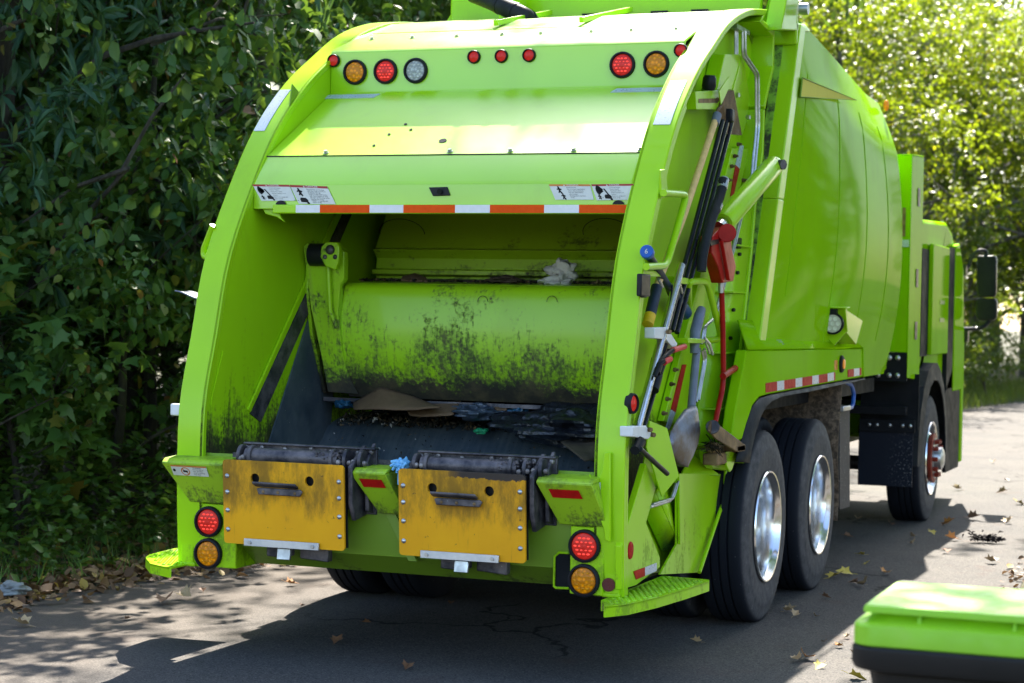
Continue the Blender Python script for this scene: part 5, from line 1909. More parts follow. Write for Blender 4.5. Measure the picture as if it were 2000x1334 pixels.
def sheet_card(name, pts, label, mat, cat='cardboard', t=.006, bend=.0, seed=1):
    """torn sheet between two 3D polylines"""
    A, B = pts
    mb = MB()
    r_ = random.Random(seed)
    n = 16
    def lp(L, u):
        k = u * (len(L) - 1)
        i = min(int(k), len(L) - 2)
        return Vector(L[i]).lerp(Vector(L[i + 1]), k - i)
    def fn(u, v):
        p = lp(A, u).lerp(lp(B, u), v)
        return p + Vector((0, 0, bend * math.sin(v * math.pi) + .003 * math.sin(u * 9 + seed) * v))
    mb.grid(fn, n, 6)
    o = obj(name, mb, mat, None, smooth=30, solid=t)
    return tag(o, label, cat)
sheet_card('cardboard_sheet', ([W(a, b, y) for a, b, y in ((690, 786, -1.0), (742, 754, -1.03), (800, 770, -1.02), (838, 786, -1.0))], [W(a, b, y) for a, b, y in ((690, 800, -1.12), (755, 798, -1.2), (815, 800, -1.2), (860, 794, -1.15))]), 'large bent brown cardboard sheet wedged under packer blade, rising to a peak', M['card'])
sheet_card('cardboard_piece', ([W(a, b, y) for a, b, y in ((790, 793, -1.0), (850, 786, -.98), (900, 782, -.96))], [W(a, b, y) for a, b, y in ((800, 810, -1.1), (850, 813, -1.12), (885, 808, -1.1))]), 'torn cardboard strip between the peaked sheet and grey-blue bag', M['card'], seed=3)
sheet_card('cardboard_flap', ([W(a, b, y) for a, b, y in ((945, 792, -.95), (965, 790, -.94), (990, 793, -.92))], [W(a, b, y) for a, b, y in ((962, 802, -1.02), (975, 803, -1.02), (990, 800, -1.0))]), 'short pale cardboard flap between grey-blue bag and blue scrap', M['card'], seed=4, bend=.01)
sheet_card('cardboard_slab', ([W(a, b, y) for a, b, y in ((1095, 862, -1.25), (1135, 862, -1.2), (1178, 852, -1.1))], [W(a, b, y) for a, b, y in ((1142, 898, -1.75), (1160, 899, -1.7), (1180, 890, -1.6))]), 'dark stained cardboard panel leaning below the black bag', M['carddark'], seed=5, bend=.0)
sheet_card('torn_wrapper', ([W(a, b, y) for a, b, y in ((1022, 818, -1.0), (1050, 802, -.96), (1098, 798, -.95))], [W(a, b, y) for a, b, y in ((1026, 823, -1.03), (1060, 812, -1.0), (1102, 805, -1.0))]), 'torn brown wrapper above the black bag', M['card'], seed=6, bend=.012)
sheet_card('cardboard_strip', ([W(a, b, y) for a, b, y in ((785, 540, -.72), (810, 533, -.70), (832, 541, -.70))], [W(a, b, y) for a, b, y in ((783, 549, -.80), (810, 549, -.82), (835, 550, -.82))]), 'ribbed cardboard strip lying in the gap above the packer blade', M['card'], seed=7, bend=.005)
crumple('food_wrapper', W(985, 546, -.82), (.10, .05, .02), M['carddark'], 12, 'brown wrapper in the gap above the packer blade beside the white cloth', 'wrapper', rough=1.0)
crumple('plastic_scrap', W(671, 789, -1.0), (.045, .05, .022), M['bagteal'], 14, 'blue and white scrap tucked under the peaked cardboard sheet', 'plastic scrap', rough=1.0)
crumple('plastic_scrap', W(1034, 842, -1.0), (.028, .03, .022), M['baglite'], 15, 'small pale plastic scrap touching the black bag', 'plastic scrap', rough=1.0)
crumple('green_scrap', W(939, 842, -1.0), (.034, .03, .016), plain('green_scrap', (.02, .35, .14), .4), 16, 'bright green plastic scrap on the hopper floor edge', 'plastic scrap', rough=.8)
gl = crumple('blue_glove', W(786, 908, -2.28), (.03, .03, .03), m_bag('light_blue_plastic', (.16, .45, .75)), 17, 'light blue crumpled glove stuck between the green pad and a yellow plate', 'glove', rough=1.5, n=16)
mb = MB()
for k in range(5):
    a = 2.6 + .5 * k
    mb.tube([(0, 0, .0), (.03 * math.cos(a), -.01, .02 * math.sin(a) + .005), (.055 * math.cos(a + .2), -.012, .04 * math.sin(a + .2))], [.014, .011, .006], 7)
mb.tube([(0, 0, 0), (-.012, .0, -.05), (-.015, .0, -.09)], [.014, .012, .008], 7)
obj('finger', mb, bpy.data.materials['light_blue_plastic'], gl)
# layer of small rubbish on the floor edge
mb = MB()
mats = [plain('crumbs_brown', (.06, .045, .03), .9, 0, .6), plain('crumbs_light', (.55, .52, .48), .8), plain('crumbs_dark', (.02, .018, .015), .9), plain('crumbs_ochre', (.16, .11, .05), .9)]
for k in range(1500):
    x = random.uniform(-.93, .6)
    y = random.uniform(-1.08, -.72)
    z = 1.0 + max(0, (y + .88)) * .2 + .02 + .06 * random.random() * (y + 1.1) / .38
    if y < -.9: z = .84 + (y + 1.05) * (.16 / .17) + .012
    r = random.uniform(.004, .012)
    lite = random.random() < (.10 if x < -.55 else .03)
    mi = 1 if lite else random.choice((0, 0, 2, 2, 3))
    a, b, c = (Vector((random.gauss(0, 1), random.gauss(0, 1), random.gauss(0, 1))).normalized() * r * random.uniform(.6, 1.6) for _ in range(3))
    o = Vector((x, y, z))
    mb.add([o + a, o + b, o + c, o - (a + b + c) * .5], [(0, 1, 2), (0, 3, 1), (1, 3, 2), (2, 3, 0)], mi)
tag(obj('rubbish_crumbs', mb, mats, None, smooth=0), 'thin layer of small rubbish crumbs along the hopper floor edge', 'litter', kind='stuff')
mb = MB()
for k in range(900):
    x = random.uniform(-.86, .93)
    y = random.uniform(-.83, -.68)
    r = random.uniform(.005, .016)
    a, b, c = (Vector((random.gauss(0, 1), random.gauss(0, 1), random.gauss(0, .6))).normalized() * r * random.uniform(.6, 1.8) for _ in range(3))
    o = Vector((x, y, 1.785 + random.random() * .02))
    mb.add([o + a, o + b, o + c, o - (a + b + c) * .5], [(0, 1, 2), (0, 3, 1), (1, 3, 2), (2, 3, 0)], random.choice((0, 2, 2, 3)))
tag(obj('rubbish_crumbs', mb, mats, None, smooth=0), 'dark rubbish crumbs in the gap above the packer blade', 'litter', kind='stuff')

# ================================================================== WHEELED BIN
M['binlid'] = None
def m_binlid():
    m = NT('bin_lid_plastic')
    n = m.noise(7, 4)
    n2 = m.noise(240, 2)
    m.bs(Base_Color=m.mix(m.rng(n, .3, .7), m.mix(m.math('MULTIPLY', m.rng(m.noise(1, 5, .7, co=m.mapping((4, 26, 4))), .56, .72), .35), (.26, .56, .008), (.34, .52, .06)), (.235, .50, .008)), Roughness=m.rng(m.noise(30, 5, .7), .3, .7, .38, .6), Subsurface_Weight=0.0)
    m.bump(m.math('ADD', n2, m.noise(3, 2)), .08, .01)
    return m.mat
M['binlid'] = m_binlid()
M['binbody'] = plain('bin_body_plastic', (.020, .018, .017), .42, 0, .2, 9, .05)
bx0, bx1, by0, by1 = 2.79, 3.45, -5.735, -5.22
DZB = -.102
bn = thing('wheeled_bin', 'black wheeled bin with a closed bright lime lid on the roadside', 'wheeled bin', ((bx0 + bx1) / 2, (by0 + by1) / 2, 0))
O = bn.location
def rrect(x0, x1, y0, y1, r, n=5):
    out = []
    for cx, cy, a0 in ((x1 - r, y1 - r, 0), (x0 + r, y1 - r, 90), (x0 + r, y0 + r, 180), (x1 - r, y0 + r, 270)):
        for k in range(n + 1):
            a = math.radians(a0 + 90 * k / n)
            out.append((cx + r * math.cos(a), cy + r * math.sin(a)))
    return out
def loft(mb, rings, cap0=True, cap1=True, mi=0):
    n = len(rings[0])
    vs = [p for r in rings for p in r]
    fs = []
    for i in range(len(rings) - 1):
        for k in range(n):
            fs.append((i * n + k, i * n + (k + 1) % n, (i + 1) * n + (k + 1) % n, (i + 1) * n + k))
    if cap0: fs.append(tuple(range(n - 1, -1, -1)))
    if cap1: fs.append(tuple((len(rings) - 1) * n + k for k in range(n)))
    mb.add(vs, fs, mi)
def ring(dx, z, r=.06, dy=None):
    dy = dx if dy is None else dy
    return [rel((a, b, z + (DZB if z > .5 else 0))) for a, b in rrect(bx0 + dx, bx1 - dx, by0 + dy, by1 - dy, max(.02, r))]
mb = MB()
loft(mb, [ring(.13, .04, .05), ring(.10, .10, .06), ring(.045, .86, .06), ring(.035, .925, .06)], True, False)
obj('body', mb, M['binbody'], bn, smooth=30)
mb = MB()
loft(mb, [ring(.035, .905, .06), ring(.006, .915, .07), ring(.0, .93, .07), ring(.0, .965, .07), ring(.006, .972, .07), ring(.05, .972, .05)], True, True)
obj('rim', mb, M['binbody'], bn, smooth=30)
mb = MB()
loft(mb, [ring(.012, .972, .05), ring(.006, .976, .055), ring(.006, 1.018, .055), ring(.010, 1.025, .055), ring(.03, 1.030, .06), ring(.05, 1.038, .05), ring(.06, 1.050, .045)], True, True)
lid = obj('lid', mb, M['binlid'], bn, smooth=30)
mb = MB()
# overhanging top plate of the lid with small ribs
tp_ = [rel((a, b, 1.050 + DZB)) for a, b in rrect(bx0 + .028, bx1 - .028, by0 + .035, by1 + .0, .02, 3)]
t2 = [p + Vector((0, 0, .008)) for p in tp_]
t3 = [Vector((p.x * .985, p.y * .985, p.z + .016)) for p in tp_]
loft(mb, [tp_, t2, t3])
for x in (2.95, 3.17):
    a = rel((x, by0 + .032, 1.03 + DZB))
    mb.prism([a, a + Vector((0, .04, 0)), a + Vector((0, .04, .02)), a + Vector((0, .012, .02))], (.008, 0, 0))
for y in (-5.6, -5.45, -5.32):
    a = rel((bx0 + .03, y, 1.03 + DZB))
    mb.prism([a, a + Vector((.04, 0, 0)), a + Vector((.04, 0, .02)), a + Vector((.012, 0, .02))], (0, .008, 0))
obj('lid_top', mb, M['binlid'], lid, smooth=30)
mb = MB()
mb.cyl(rel((bx0 + .10, by1 - .04, .13)), rel((bx0 + .05, by1 - .04, .13)), .13, 24)
mb.cyl(rel((bx1 - .10, by1 - .04, .13)), rel((bx1 - .05, by1 - .04, .13)), .13, 24)
obj('wheel', mb, M['black'], bn)
mb = MB()
mb.tube([rel((bx0 + .1, by1 + .03, 1.0 + DZB)), rel((bx1 - .1, by1 + .03, 1.0 + DZB))], .016, 10)
obj('handle', mb, M['binbody'], bn)
# ================================================================== GROUND AND ROAD
def interp(tab, y):
    if y <= tab[0][0]: return tab[0][1]
    for (a, b), (c, d) in zip(tab, tab[1:]):
        if y <= c: return b + (d - b) * (y - a) / (c - a)
    return tab[-1][1]
LEFT = [(-40, -8.0), (-12, -4.3), (-3, -2.95), (-1.4, -2.67), (.9, -2.36), (8, -2.05), (18, -1.75), (26, -1.3), (31, -.7), (38, .8), (50, 5.0), (70, 16), (95, 36)]
RIGHT = [(-40, 4.0), (-12, 3.3), (-6, 2.85), (3, 2.3), (8, 2.55), (18, 3.2), (26, 3.9), (31, 4.6), (38, 6.2), (50, 10.5), (70, 21), (95, 41)]
def m_ground():
    m = NT('woodland_floor')
    n = m.noise(1.2, 6, .7)
    n2 = m.noise(22, 6, .75)
    c = m.mix(m.rng(n, .4, .6), (.05, .04, .022), (.035, .055, .014))
    c = m.mix(m.rng(n2, .45, .7), c, (.10, .065, .035))
    m.bs(Base_Color=c, Roughness=.95)
    m.bump(n2, .6, .05)
    return m.mat
gb = MB()
def gz(x, y):
    l, r_ = interp(LEFT, y), interp(RIGHT, y)
    d = max(l - x, x - r_, 0)
    return -.006 + .12 * max(0, min(1, (d - .4) / 3)) + .02 * math.sin(x * 1.7) * math.sin(y * 1.3) * min(1, d)
xs_ = [-260, -120, -60, -30, -20, -14, -10, -8, -7, -6, -5.2, -4.6, -4.1, -3.7, -3.3, -2.9, -2.4, -1.5, 0, 1.5, 2.2, 2.8, 3.4, 4, 5, 7, 10, 16, 30, 60, 120, 260]
ys_ = [-60, -30, -18, -12, -8, -5, -3, -1.5, 0, 1.5, 3, 5, 8, 12, 17, 22, 26, 30, 35, 42, 52, 65, 85, 120, 180, 320]
gb.add([(x, y, gz(x, y)) for x in xs_ for y in ys_], [(i * len(ys_) + j, (i + 1) * len(ys_) + j, (i + 1) * len(ys_) + j + 1, i * len(ys_) + j + 1) for i in range(len(xs_) - 1) for j in range(len(ys_) - 1)])
tag(obj('ground', gb, m_ground(), None, smooth=60), 'brown woodland floor beside the road', None, kind='structure')
def m_road():
    m = NT('asphalt')
    agg = m.voro(150, m.co, 'Color')
    s = m.n('SeparateColor')
    m.set(s.inputs[0], agg)
    big = m.noise(.9, 5, .65)
    fine = m.noise(240, 3, .7)
    c = m.mix(m.rng(big, .35, .68), (.070, .067, .065), (.098, .090, .082))
    c = m.mix(m.rng(s.outputs[0], .5, 1.0, 0, .65), c, (.16, .147, .13))
    c = m.mix(m.rng(s.outputs[1], .55, 1.0, 0, .7), c, (.022, .022, .025))
    red = m.math('MULTIPLY', m.rng(m.noise(1.6, 5, .7), .56, .7), .35)
    c = m.mix(red, c, (.085, .052, .042))
    st = m.rng(m.noise(2.6, 6, .75), .60, .72)
    c = m.mix(m.math('MULTIPLY', st, .30), c, (.03, .028, .026))
    x, y, z = m.sep()
    wob = m.math('ADD', x, m.math('MULTIPLY', m.math('SUBTRACT', m.noise(1.1, 5, .7), .5), .9))
    edge = m.math('MULTIPLY', m.rng(wob, -1.9, -2.5), .35)
    c = m.mix(edge, c, (.055, .043, .032))
    wv = m.n('VectorMath', operation='ADD')
    nv = m.n('TexNoise')
    nv.inputs['Scale'].default_value = 1.6
    nv.inputs['Detail'].default_value = 5
    m.set(nv.inputs['Vector'], m.co)
    m.set(wv.inputs[0], m.co)
    m.set(wv.inputs[1], nv.outputs[1])
    crk = m.math('MULTIPLY', m.rng(m.voro(.55, wv.outputs[0], 'Distance', 'DISTANCE_TO_EDGE'), .012, .003), m.rng(m.noise(.5, 2), .5, .56))
    c = m.mix(m.math('MULTIPLY', crk, .8), c, (.012, .011, .011))
    tan_ = m.math('MULTIPLY', m.rng(x, -.6, -1.9), .5)  # left strip: warm sunlit tone put into the asphalt colour
    c = m.mix(tan_, c, (.125, .10, .078))
    m.bs(Base_Color=c, Roughness=m.rng(fine, .3, .7, .75, .95), Specular_IOR_Level=.12)
    m.bump(m.math('ADD', m.math('MULTIPLY', s.outputs[2], .6), fine), .5, .006)
    return m.mat
rd = MB()
ry = [-40, -20, -12, -8, -5, -3, -1.4, -.5, .9, 3, 5, 8, 12, 18, 22, 26, 28.5, 31, 34, 38, 44, 50, 60, 70, 82, 95]
vs = []
for y in ry:
    l, r_ = interp(LEFT, y), interp(RIGHT, y)
    for k in range(9): vs.append((l + (r_ - l) * k / 8, y, .002))
rd.add(vs, [(i * 9 + k, i * 9 + k + 1, (i + 1) * 9 + k + 1, (i + 1) * 9 + k) for i in range(len(ry) - 1) for k in range(8)])
tag(obj('road', rd, m_road(), None, smooth=60), 'narrow worn asphalt road under the truck', None, kind='structure')

# ================================================================== FOLIAGE
TPL = {
    'lance': (np.array([(0, 0, 0), (.5, 0, -.02), (1, 0, -.10), (.28, .11, .03), (.66, .10, .0), (.28, -.11, .03), (.66, -.10, .0)]), [(0, 1, 3), (1, 4, 3), (1, 2, 4), (0, 5, 1), (1, 5, 6), (1, 6, 2)]),
    'ovate': (np.array([(0, 0, 0), (.5, 0, -.03), (1, 0, -.12), (.20, .30, .04), (.62, .30, .02), (.20, -.30, .04), (.62, -.30, .02)]), [(0, 1, 3), (1, 4, 3), (1, 2, 4), (0, 5, 1), (1, 5, 6), (1, 6, 2)]),
    'small': (np.array([(0, 0, 0), (.5, .27, .04), (1, 0, -.06), (.5, -.27, .04)]), [(0, 1, 2), (0, 2, 3)]),
    'maple': (np.array([(.0, 0, 0), (.10, .22, .0), (.02, .48, -.05), (.28, .34, .0), (.40, .52, -.06), (.55, .20, .0), (1.0, 0, -.10), (.55, -.20, .0), (.40, -.52, -.06), (.28, -.34, .0), (.02, -.48, -.05), (.10, -.22, .0)]), [tuple(range(12))]),
    'blade': (np.array([(0, .015, 0), (.55, .012, .0), (1, 0, -.18), (.55, -.012, 0), (0, -.015, 0)]), [(0, 1, 2, 3, 4)]),
}
def leaf_mesh(name, mat, pos, dirn, nrm, size, tpl):
    """many small leaves as one mesh; all arrays (N,3)/(N,)"""
    T_, faces = TPL[tpl]
    N = len(pos)
    d = dirn / np.linalg.norm(dirn, axis=1, keepdims=True)
    b = np.cross(nrm, d)
    b /= np.linalg.norm(b, axis=1, keepdims=True) + 1e-9
    n = np.cross(d, b)
    curl = rng.uniform(.3, 2.2, (N, 1, 1))
    V = pos[:, None, :] + size[:, None, None] * (T_[None, :, 0:1] * d[:, None, :] + T_[None, :, 1:2] * b[:, None, :] + curl * T_[None, :, 2:3] * n[:, None, :])
    k = len(T_)
    V = V.reshape(-1, 3)
    me = bpy.data.meshes.new(name)
    me.vertices.add(len(V))
    me.vertices.foreach_set('co', V.astype(np.float32).ravel())
    base = (np.arange(N) * k)[:, None]
    loops, starts, tot = [], [], []
    fl_ = np.concatenate([np.array(f) for f in faces])
    ln = np.array([len(f) for f in faces])
    L = (base + fl_[None, :]).ravel()
    me.loops.add(len(L))
    me.loops.foreach_set('vertex_index', L.astype(np.int32))
    lt = np.tile(ln, N)
    me.polygons.add(len(lt))
    me.polygons.foreach_set('loop_start', np.concatenate([[0], np.cumsum(lt)[:-1]]).astype(np.int32))
    me.polygons.foreach_set('loop_total', lt.astype(np.int32))
    me.materials.append(mat)
    me.update(calc_edges=True)
    me.validate()
    return me
def rnd_unit(n):
    v = rng.normal(size=(n, 3))
    return v / np.linalg.norm(v, axis=1, keepdims=True)
def sprigs(tips, dirs, per, size, spread=.9, tpl='lance', along=.5, droop=.25):
    """leaves about twig tips"""
    n = len(tips)
    N = n * per
    p = np.repeat(tips, per, 0)
    a = np.repeat(dirs, per, 0)
    r_ = rnd_unit(N)
    r_ -= a * np.sum(r_ * a, 1, keepdims=True)
    r_ /= np.linalg.norm(r_, axis=1, keepdims=True) + 1e-9
    t = rng.uniform(0, 1, (N, 1))
    pos = p - a * t * along
    d = r_ * spread + a * rng.uniform(.1, .8, (N, 1))
    d[:, 2] -= droop
    up = np.tile(np.array([[0, 0, 1.]]), (N, 1)) + rng.normal(size=(N, 3)) * .45 + a * .3
    return pos, d, up, rng.uniform(.6, 1.15, N) * size
def m_leaf(name, stops, trans=.3, rough=.5, tcol=None, spec=.3):
    m = NT(name)
    g = m.n('NewGeometry')
    oi = m.n('ObjectInfo')
    f = m.math('FRACT', m.math('ADD', g.outputs['Random Per Island'], m.math('MULTIPLY', oi.outputs['Random'], .35)))
    c = m.ramp(f, stops)
    m.bs(Base_Color=c, Roughness=rough, Specular_IOR_Level=spec)
    tr = m.n('BsdfTranslucent')
    m.set(tr.inputs[0], m.mix(.5, c, tcol or (.25, .4, .02)))
    mx = m.n('MixShader')
    mx.inputs[0].default_value = trans
    m.t.links.new(m.b.outputs[0], mx.inputs[1])
    m.t.links.new(tr.outputs[0], mx.inputs[2])
    m.t.links.new(mx.outputs[0], m.out.inputs[0])
    return m.mat
DK = m_leaf('leaf_dark', [(0, (0.029, 0.078, 0.026)), (.45, (0.052, 0.117, 0.029)), (.8, (0.078, 0.150, 0.034)), (.955, (0.130, 0.182, 0.039)), (.985, (0.169, 0.078, 0.026)), (1, (0.208, 0.065, 0.019))], .25, .5)
BLG = m_leaf('leaf_bluegreen', [(0, (0.029, 0.088, 0.058)), (.5, (0.046, 0.117, 0.072)), (.9, (0.065, 0.143, 0.072)), (1, (0.117, 0.169, 0.052))], .25, .45)
MID = m_leaf('leaf_mid', [(0, (0.052, 0.124, 0.029)), (.5, (0.078, 0.169, 0.034)), (.88, (0.111, 0.208, 0.039)), (.96, (0.221, 0.221, 0.039)), (1, (0.260, 0.130, 0.026))], .3, .4)
WEED = m_leaf('leaf_weed', [(0, (.035, .085, .018)), (.5, (.06, .13, .02)), (.85, (.09, .17, .03)), (1, (.14, .17, .04))], .3, .45)
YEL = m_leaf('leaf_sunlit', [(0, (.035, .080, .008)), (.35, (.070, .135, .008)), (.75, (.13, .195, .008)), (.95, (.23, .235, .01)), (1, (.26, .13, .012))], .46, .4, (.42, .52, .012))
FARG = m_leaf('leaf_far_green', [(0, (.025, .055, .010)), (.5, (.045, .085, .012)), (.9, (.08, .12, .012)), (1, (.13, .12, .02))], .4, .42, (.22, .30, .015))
DRY = m_leaf('leaf_dry', [(0, (.09, .045, .022)), (.35, (.16, .085, .04)), (.65, (.24, .14, .07)), (.85, (.30, .19, .08)), (.95, (.36, .24, .03)), (1, (.05, .03, .02))], .12, .6, (.3, .16, .05))
def m_bark(name, a, b):
    m = NT(name)
    n = m.noise(1, 7, .75, co=m.mapping((14, 14, 2.5)))
    m.bs(Base_Color=m.mix(m.rng(n, .35, .65), a, b), Roughness=.92)
    m.bump(n, .8, .04)
    return m.mat
BARK = m_bark('bark_dark', (.022, .018, .014), (.075, .062, .05))
BARKG = m_bark('bark_grey', (.05, .045, .04), (.17, .155, .13))

def branch_mb(h, r, spread, n=9, lean=.1, seed=1, lo=.25):
    """tapered trunk with limbs; returns MB and limb tips"""
    r_ = random.Random(seed)
    mb = MB()
    pts = [Vector((0, 0, -.1))]
    a = r_.uniform(0, 6.28)
    for i in range(1, 7):
        t = i / 6
        pts.append(Vector((lean * h * t * math.cos(a) + r_.gauss(0, .035) * h * .3, lean * h * t * math.sin(a) + r_.gauss(0, .035) * h * .3, h * t)))
    mb.tube(smooth_path(pts, 3), [r * (1.15 - .95 * k / 18) for k in range(19)], 9)
    tips = []
    for k in range(n):
        t = lo + (1 - lo) * (k + r_.random()) / n
        i = min(int(t * 6), 5)
        p = pts[i].lerp(pts[i + 1], t * 6 - i)
        ang = k * 2.4 + r_.uniform(-.4, .4)
        L = spread * (.55 + .6 * r_.random()) * (1.1 - .5 * t)
        q = p + Vector((math.cos(ang) * L * .5, math.sin(ang) * L * .5, L * .28))
        e = p + Vector((math.cos(ang + .2) * L, math.sin(ang + .2) * L, L * (.35 + .3 * r_.random())))
        rr = r * (1.0 - .8 * t) * .5
        mb.tube(smooth_path([p, q, e], 3), [rr * (1 - .13 * j) for j in range(7)], 6)
        tips.append(e)
        for _ in range(3):
            w = q.lerp(e, r_.uniform(.2, 1))
            e2 = w + Vector((r_.gauss(0, 1), r_.gauss(0, 1), r_.gauss(.2, .6))).normalized() * L * .45
            mb.tube([w, w.lerp(e2, .5) + Vector((0, 0, .03 * L)), e2], [rr * .4, rr * .3, rr * .12], 5)
            tips.append(e2)
    tips.append(pts[-1])
    return mb, tips
def cloud_tips(centers, rad, n, flat=.7, shell=.35):
    c = np.array([tuple(v) for v in centers])
    idx = rng.integers(0, len(c), n)
    u = rnd_unit(n)
    rr = rad * (shell + (1 - shell) * rng.random((n, 1)) ** .5) * rng.uniform(.55, 1.25, (len(c), 1))[idx]
    off = u * rr
    off[:, 2] *= flat
    d = u * .8 + rng.normal(size=(n, 3)) * .5
    d[:, 2] += .15
    d /= np.linalg.norm(d, axis=1, keepdims=True)
    return c[idx] + off, d

def make_plant(name, trunk_name, h, r, spread, tips_n, per, size, tpl, mat, crad, seed, bark=BARK, n=9, along=.12, lo=.25, shape=None, flat=.7, lean=.08, droop=.25):
    mb, tips = branch_mb(h, r, spread, n, lean, seed, lo)
    if shape: tips = [t for t in tips if shape(t)]
    pts, dr = cloud_tips(tips, crad, tips_n, flat)
    me = leaf_mesh('crown', mat, *sprigs(pts, dr, per, size, tpl=tpl, along=along, droop=droop), tpl)
    e = bpy.data.objects.new(name, None)
    SC.collection.objects.link(e)
    obj(trunk_name, mb, bark, e, smooth=60)
    c = bpy.data.objects.new('crown', me)
    SC.collection.objects.link(c)
    c.parent = e
    return e
placed = {}
def put(proto, x, y, s=1., rz=None, label=None, cat='tree', group=None, z=None, sz=None):
    if proto.name not in placed:
        placed[proto.name] = 1
        o = proto
        o.location = (x, y, gz(x, y) if z is None else z)
        o.rotation_euler = (0, 0, rz if rz is not None else random.uniform(0, 6.28))
        o.scale = (s, s, sz or s)
    else:
        o = dup(proto, None, (x, y, gz(x, y) if z is None else z), (0, 0, rz if rz is not None else random.uniform(0, 6.28)), (s, s, sz or s))
    return tag(o, label, cat, group)

WG = 'dark trees and shrubs of the roadside woods'
whorl = [make_plant('whorled_shrub', 'stem', 2.6, .045, 1.15, 250, 9, .15, 'lance', BLG, .42, 21 + k, n=11, along=.03, lo=.15, droop=.1) for k in range(2)]
heart = [make_plant('round_leaf_shrub', 'stem', 2.4, .04, 1.2, 680, 4, .092, 'ovate', MID if k else DK, .45, 31 + k, n=10, along=.25, lo=.2, droop=.35) for k in range(2)]
mapl = make_plant('maple_sapling', 'stem', 1.7, .025, .85, 150, 4, .15, 'maple', MID, .34, 41, n=8, along=.2, lo=.3, droop=.35, lean=.15)
darkb = [make_plant('dark_leaf_tree', 'trunk', 4.2, .075, 1.5, 1700, 5, .082, 'ovate', (DK, MID, DK)[k], .62, 51 + k, n=14, along=.2, lo=.10, droop=.3) for k in range(3)]

# front edge of the wood: individual shrubs seen left of the truck
lab = [
    (whorl[0], -3.95, 2.2, 1.15, 1.75, 'tall whorled shrub with blue-green narrow leaves near the truck rim', 1.0),
    (whorl[1], -4.3, .55, 1.1, 1.55, 'shrub of spiky whorled narrow leaves above the maple sapling', 2.2),
    (heart[1], -3.75, 1.35, .95, .62, 'round-leaved shrub midway up the wood beside the truck rim', .6),
    (heart[0], -4.1, 3.3, 1.2, .9, 'dull round-leaved shrub close behind the truck rim', 3.1),
    (mapl, -3.75, .30, 1.05, 0, 'young maple sapling with pointed lobed leaves in the wood edge', .3),
    (heart[0], -3.9, -.15, .8, 0, 'low round-leaved shrub just below the maple sapling', 1.7),
]
for pr, x, y, s, z, l, rz in lab:
    put(pr, x, y, s, rz, l, 'shrub', None, z=gz(x, y) - .05 + (0 if z == 0 else 0), sz=s * (1 + z * .32))
L1 = 'dark leafy tree in the dense shaded wood beside the truck'
L2 = 'dark leafy shrub in the dense shaded wood beside the truck'
random.seed(101)
for k, (x, y) in enumerate([(-4.6, 1.5), (-4.9, 3.2), (-4.7, 5.0), (-5.6, .4), (-5.9, 2.4), (-5.7, 4.4), (-6.6, 1.2), (-7.0, 3.6), (-6.8, 5.9), (-5.0, 7.2), (-6.2, 8.4), (-8.2, 2.4), (-8.6, 5.2), (-8.4, 7.8), (-10, 4), (-10.2, 7), (-10, 10.2), (-7.6, 10.5), (-5.6, 10.6), (-12.2, 6), (-12.5, 9.4), (-12, 12.6), (-9.2, 13.0), (-6.6, 13.4), (-14.8, 9), (-15, 13), (-14, 16.5), (-11, 16.5), (-8.2, 16.6)]):
    put(darkb[k % 3], x + random.uniform(-.2, .2), y + random.uniform(-.3, .3), random.uniform(1.0, 1.35), None, L1, 'tree', WG, sz=random.uniform(1.05, 1.6))
for k, (x, y) in enumerate([(-4.2, 4.4), (-4.0, 6.2), (-4.9, 2.2), (-5.3, -.4), (-5.0, .9), (-3.9, 8.0), (-4.4, 3.9), (-4.0, 2.7), (-3.7, 5.4), (-4.5, -1.2)]):
    put(heart[k % 2] if k % 3 else whorl[k % 2], x, y, random.uniform(.7, 1.15), None, L2, 'shrub', WG)
for x, y in ((-7.2, 19.0), (-9.2, 22.5), (-6.4, 24.5), (-8.2, 27.5), (-10.8, 20.5), (-10.6, 13.8), (-13.4, 18.4), (-16.5, 22.5), (-12.8, 22.8), (-18, 17.5), (-17.5, 27.5), (-21, 23), (-13, 28.5), (-24, 31)):
    put(darkb[(int(y)) % 3], x, y, 1.6, None, L1, 'tree', WG, sz=2.5)
# slim dark trunks standing in the wood
tk_mb, _ = branch_mb(7.5, .10, 1.6, 7, .05, 77, .45)
slim = bpy.data.objects.new('slim_tree', None)
SC.collection.objects.link(slim)
obj('trunk', tk_mb, BARK, slim, smooth=60)
pts, dr = cloud_tips([(0, 0, 6.2), (.8, .3, 5.8), (-.7, .4, 6.6), (.1, -.8, 7.0), (0, .6, 7.4)], 1.2, 500, .7)
cme = leaf_mesh('crown', DK, *sprigs(pts, dr, 5, .12, tpl='ovate', along=.2), 'ovate')
c_ = bpy.data.objects.new('crown', cme)
SC.collection.objects.link(c_)
c_.parent = slim
for x, y, s in ((-4.2, .05, .8), (-4.6, 1.1, .7), (-4.9, 2.7, .9), (-5.2, 1.9, 1.1), (-5.4, 3.6, 1.0), (-6.1, .9, .9), (-4.4, 4.6, .8), (-6.3, 4.9, 1.2)):
    put(slim, x, y, s, None, 'slim dark trunk rising inside the shaded wood beside the truck', 'tree', 'slim trunks in the roadside wood')

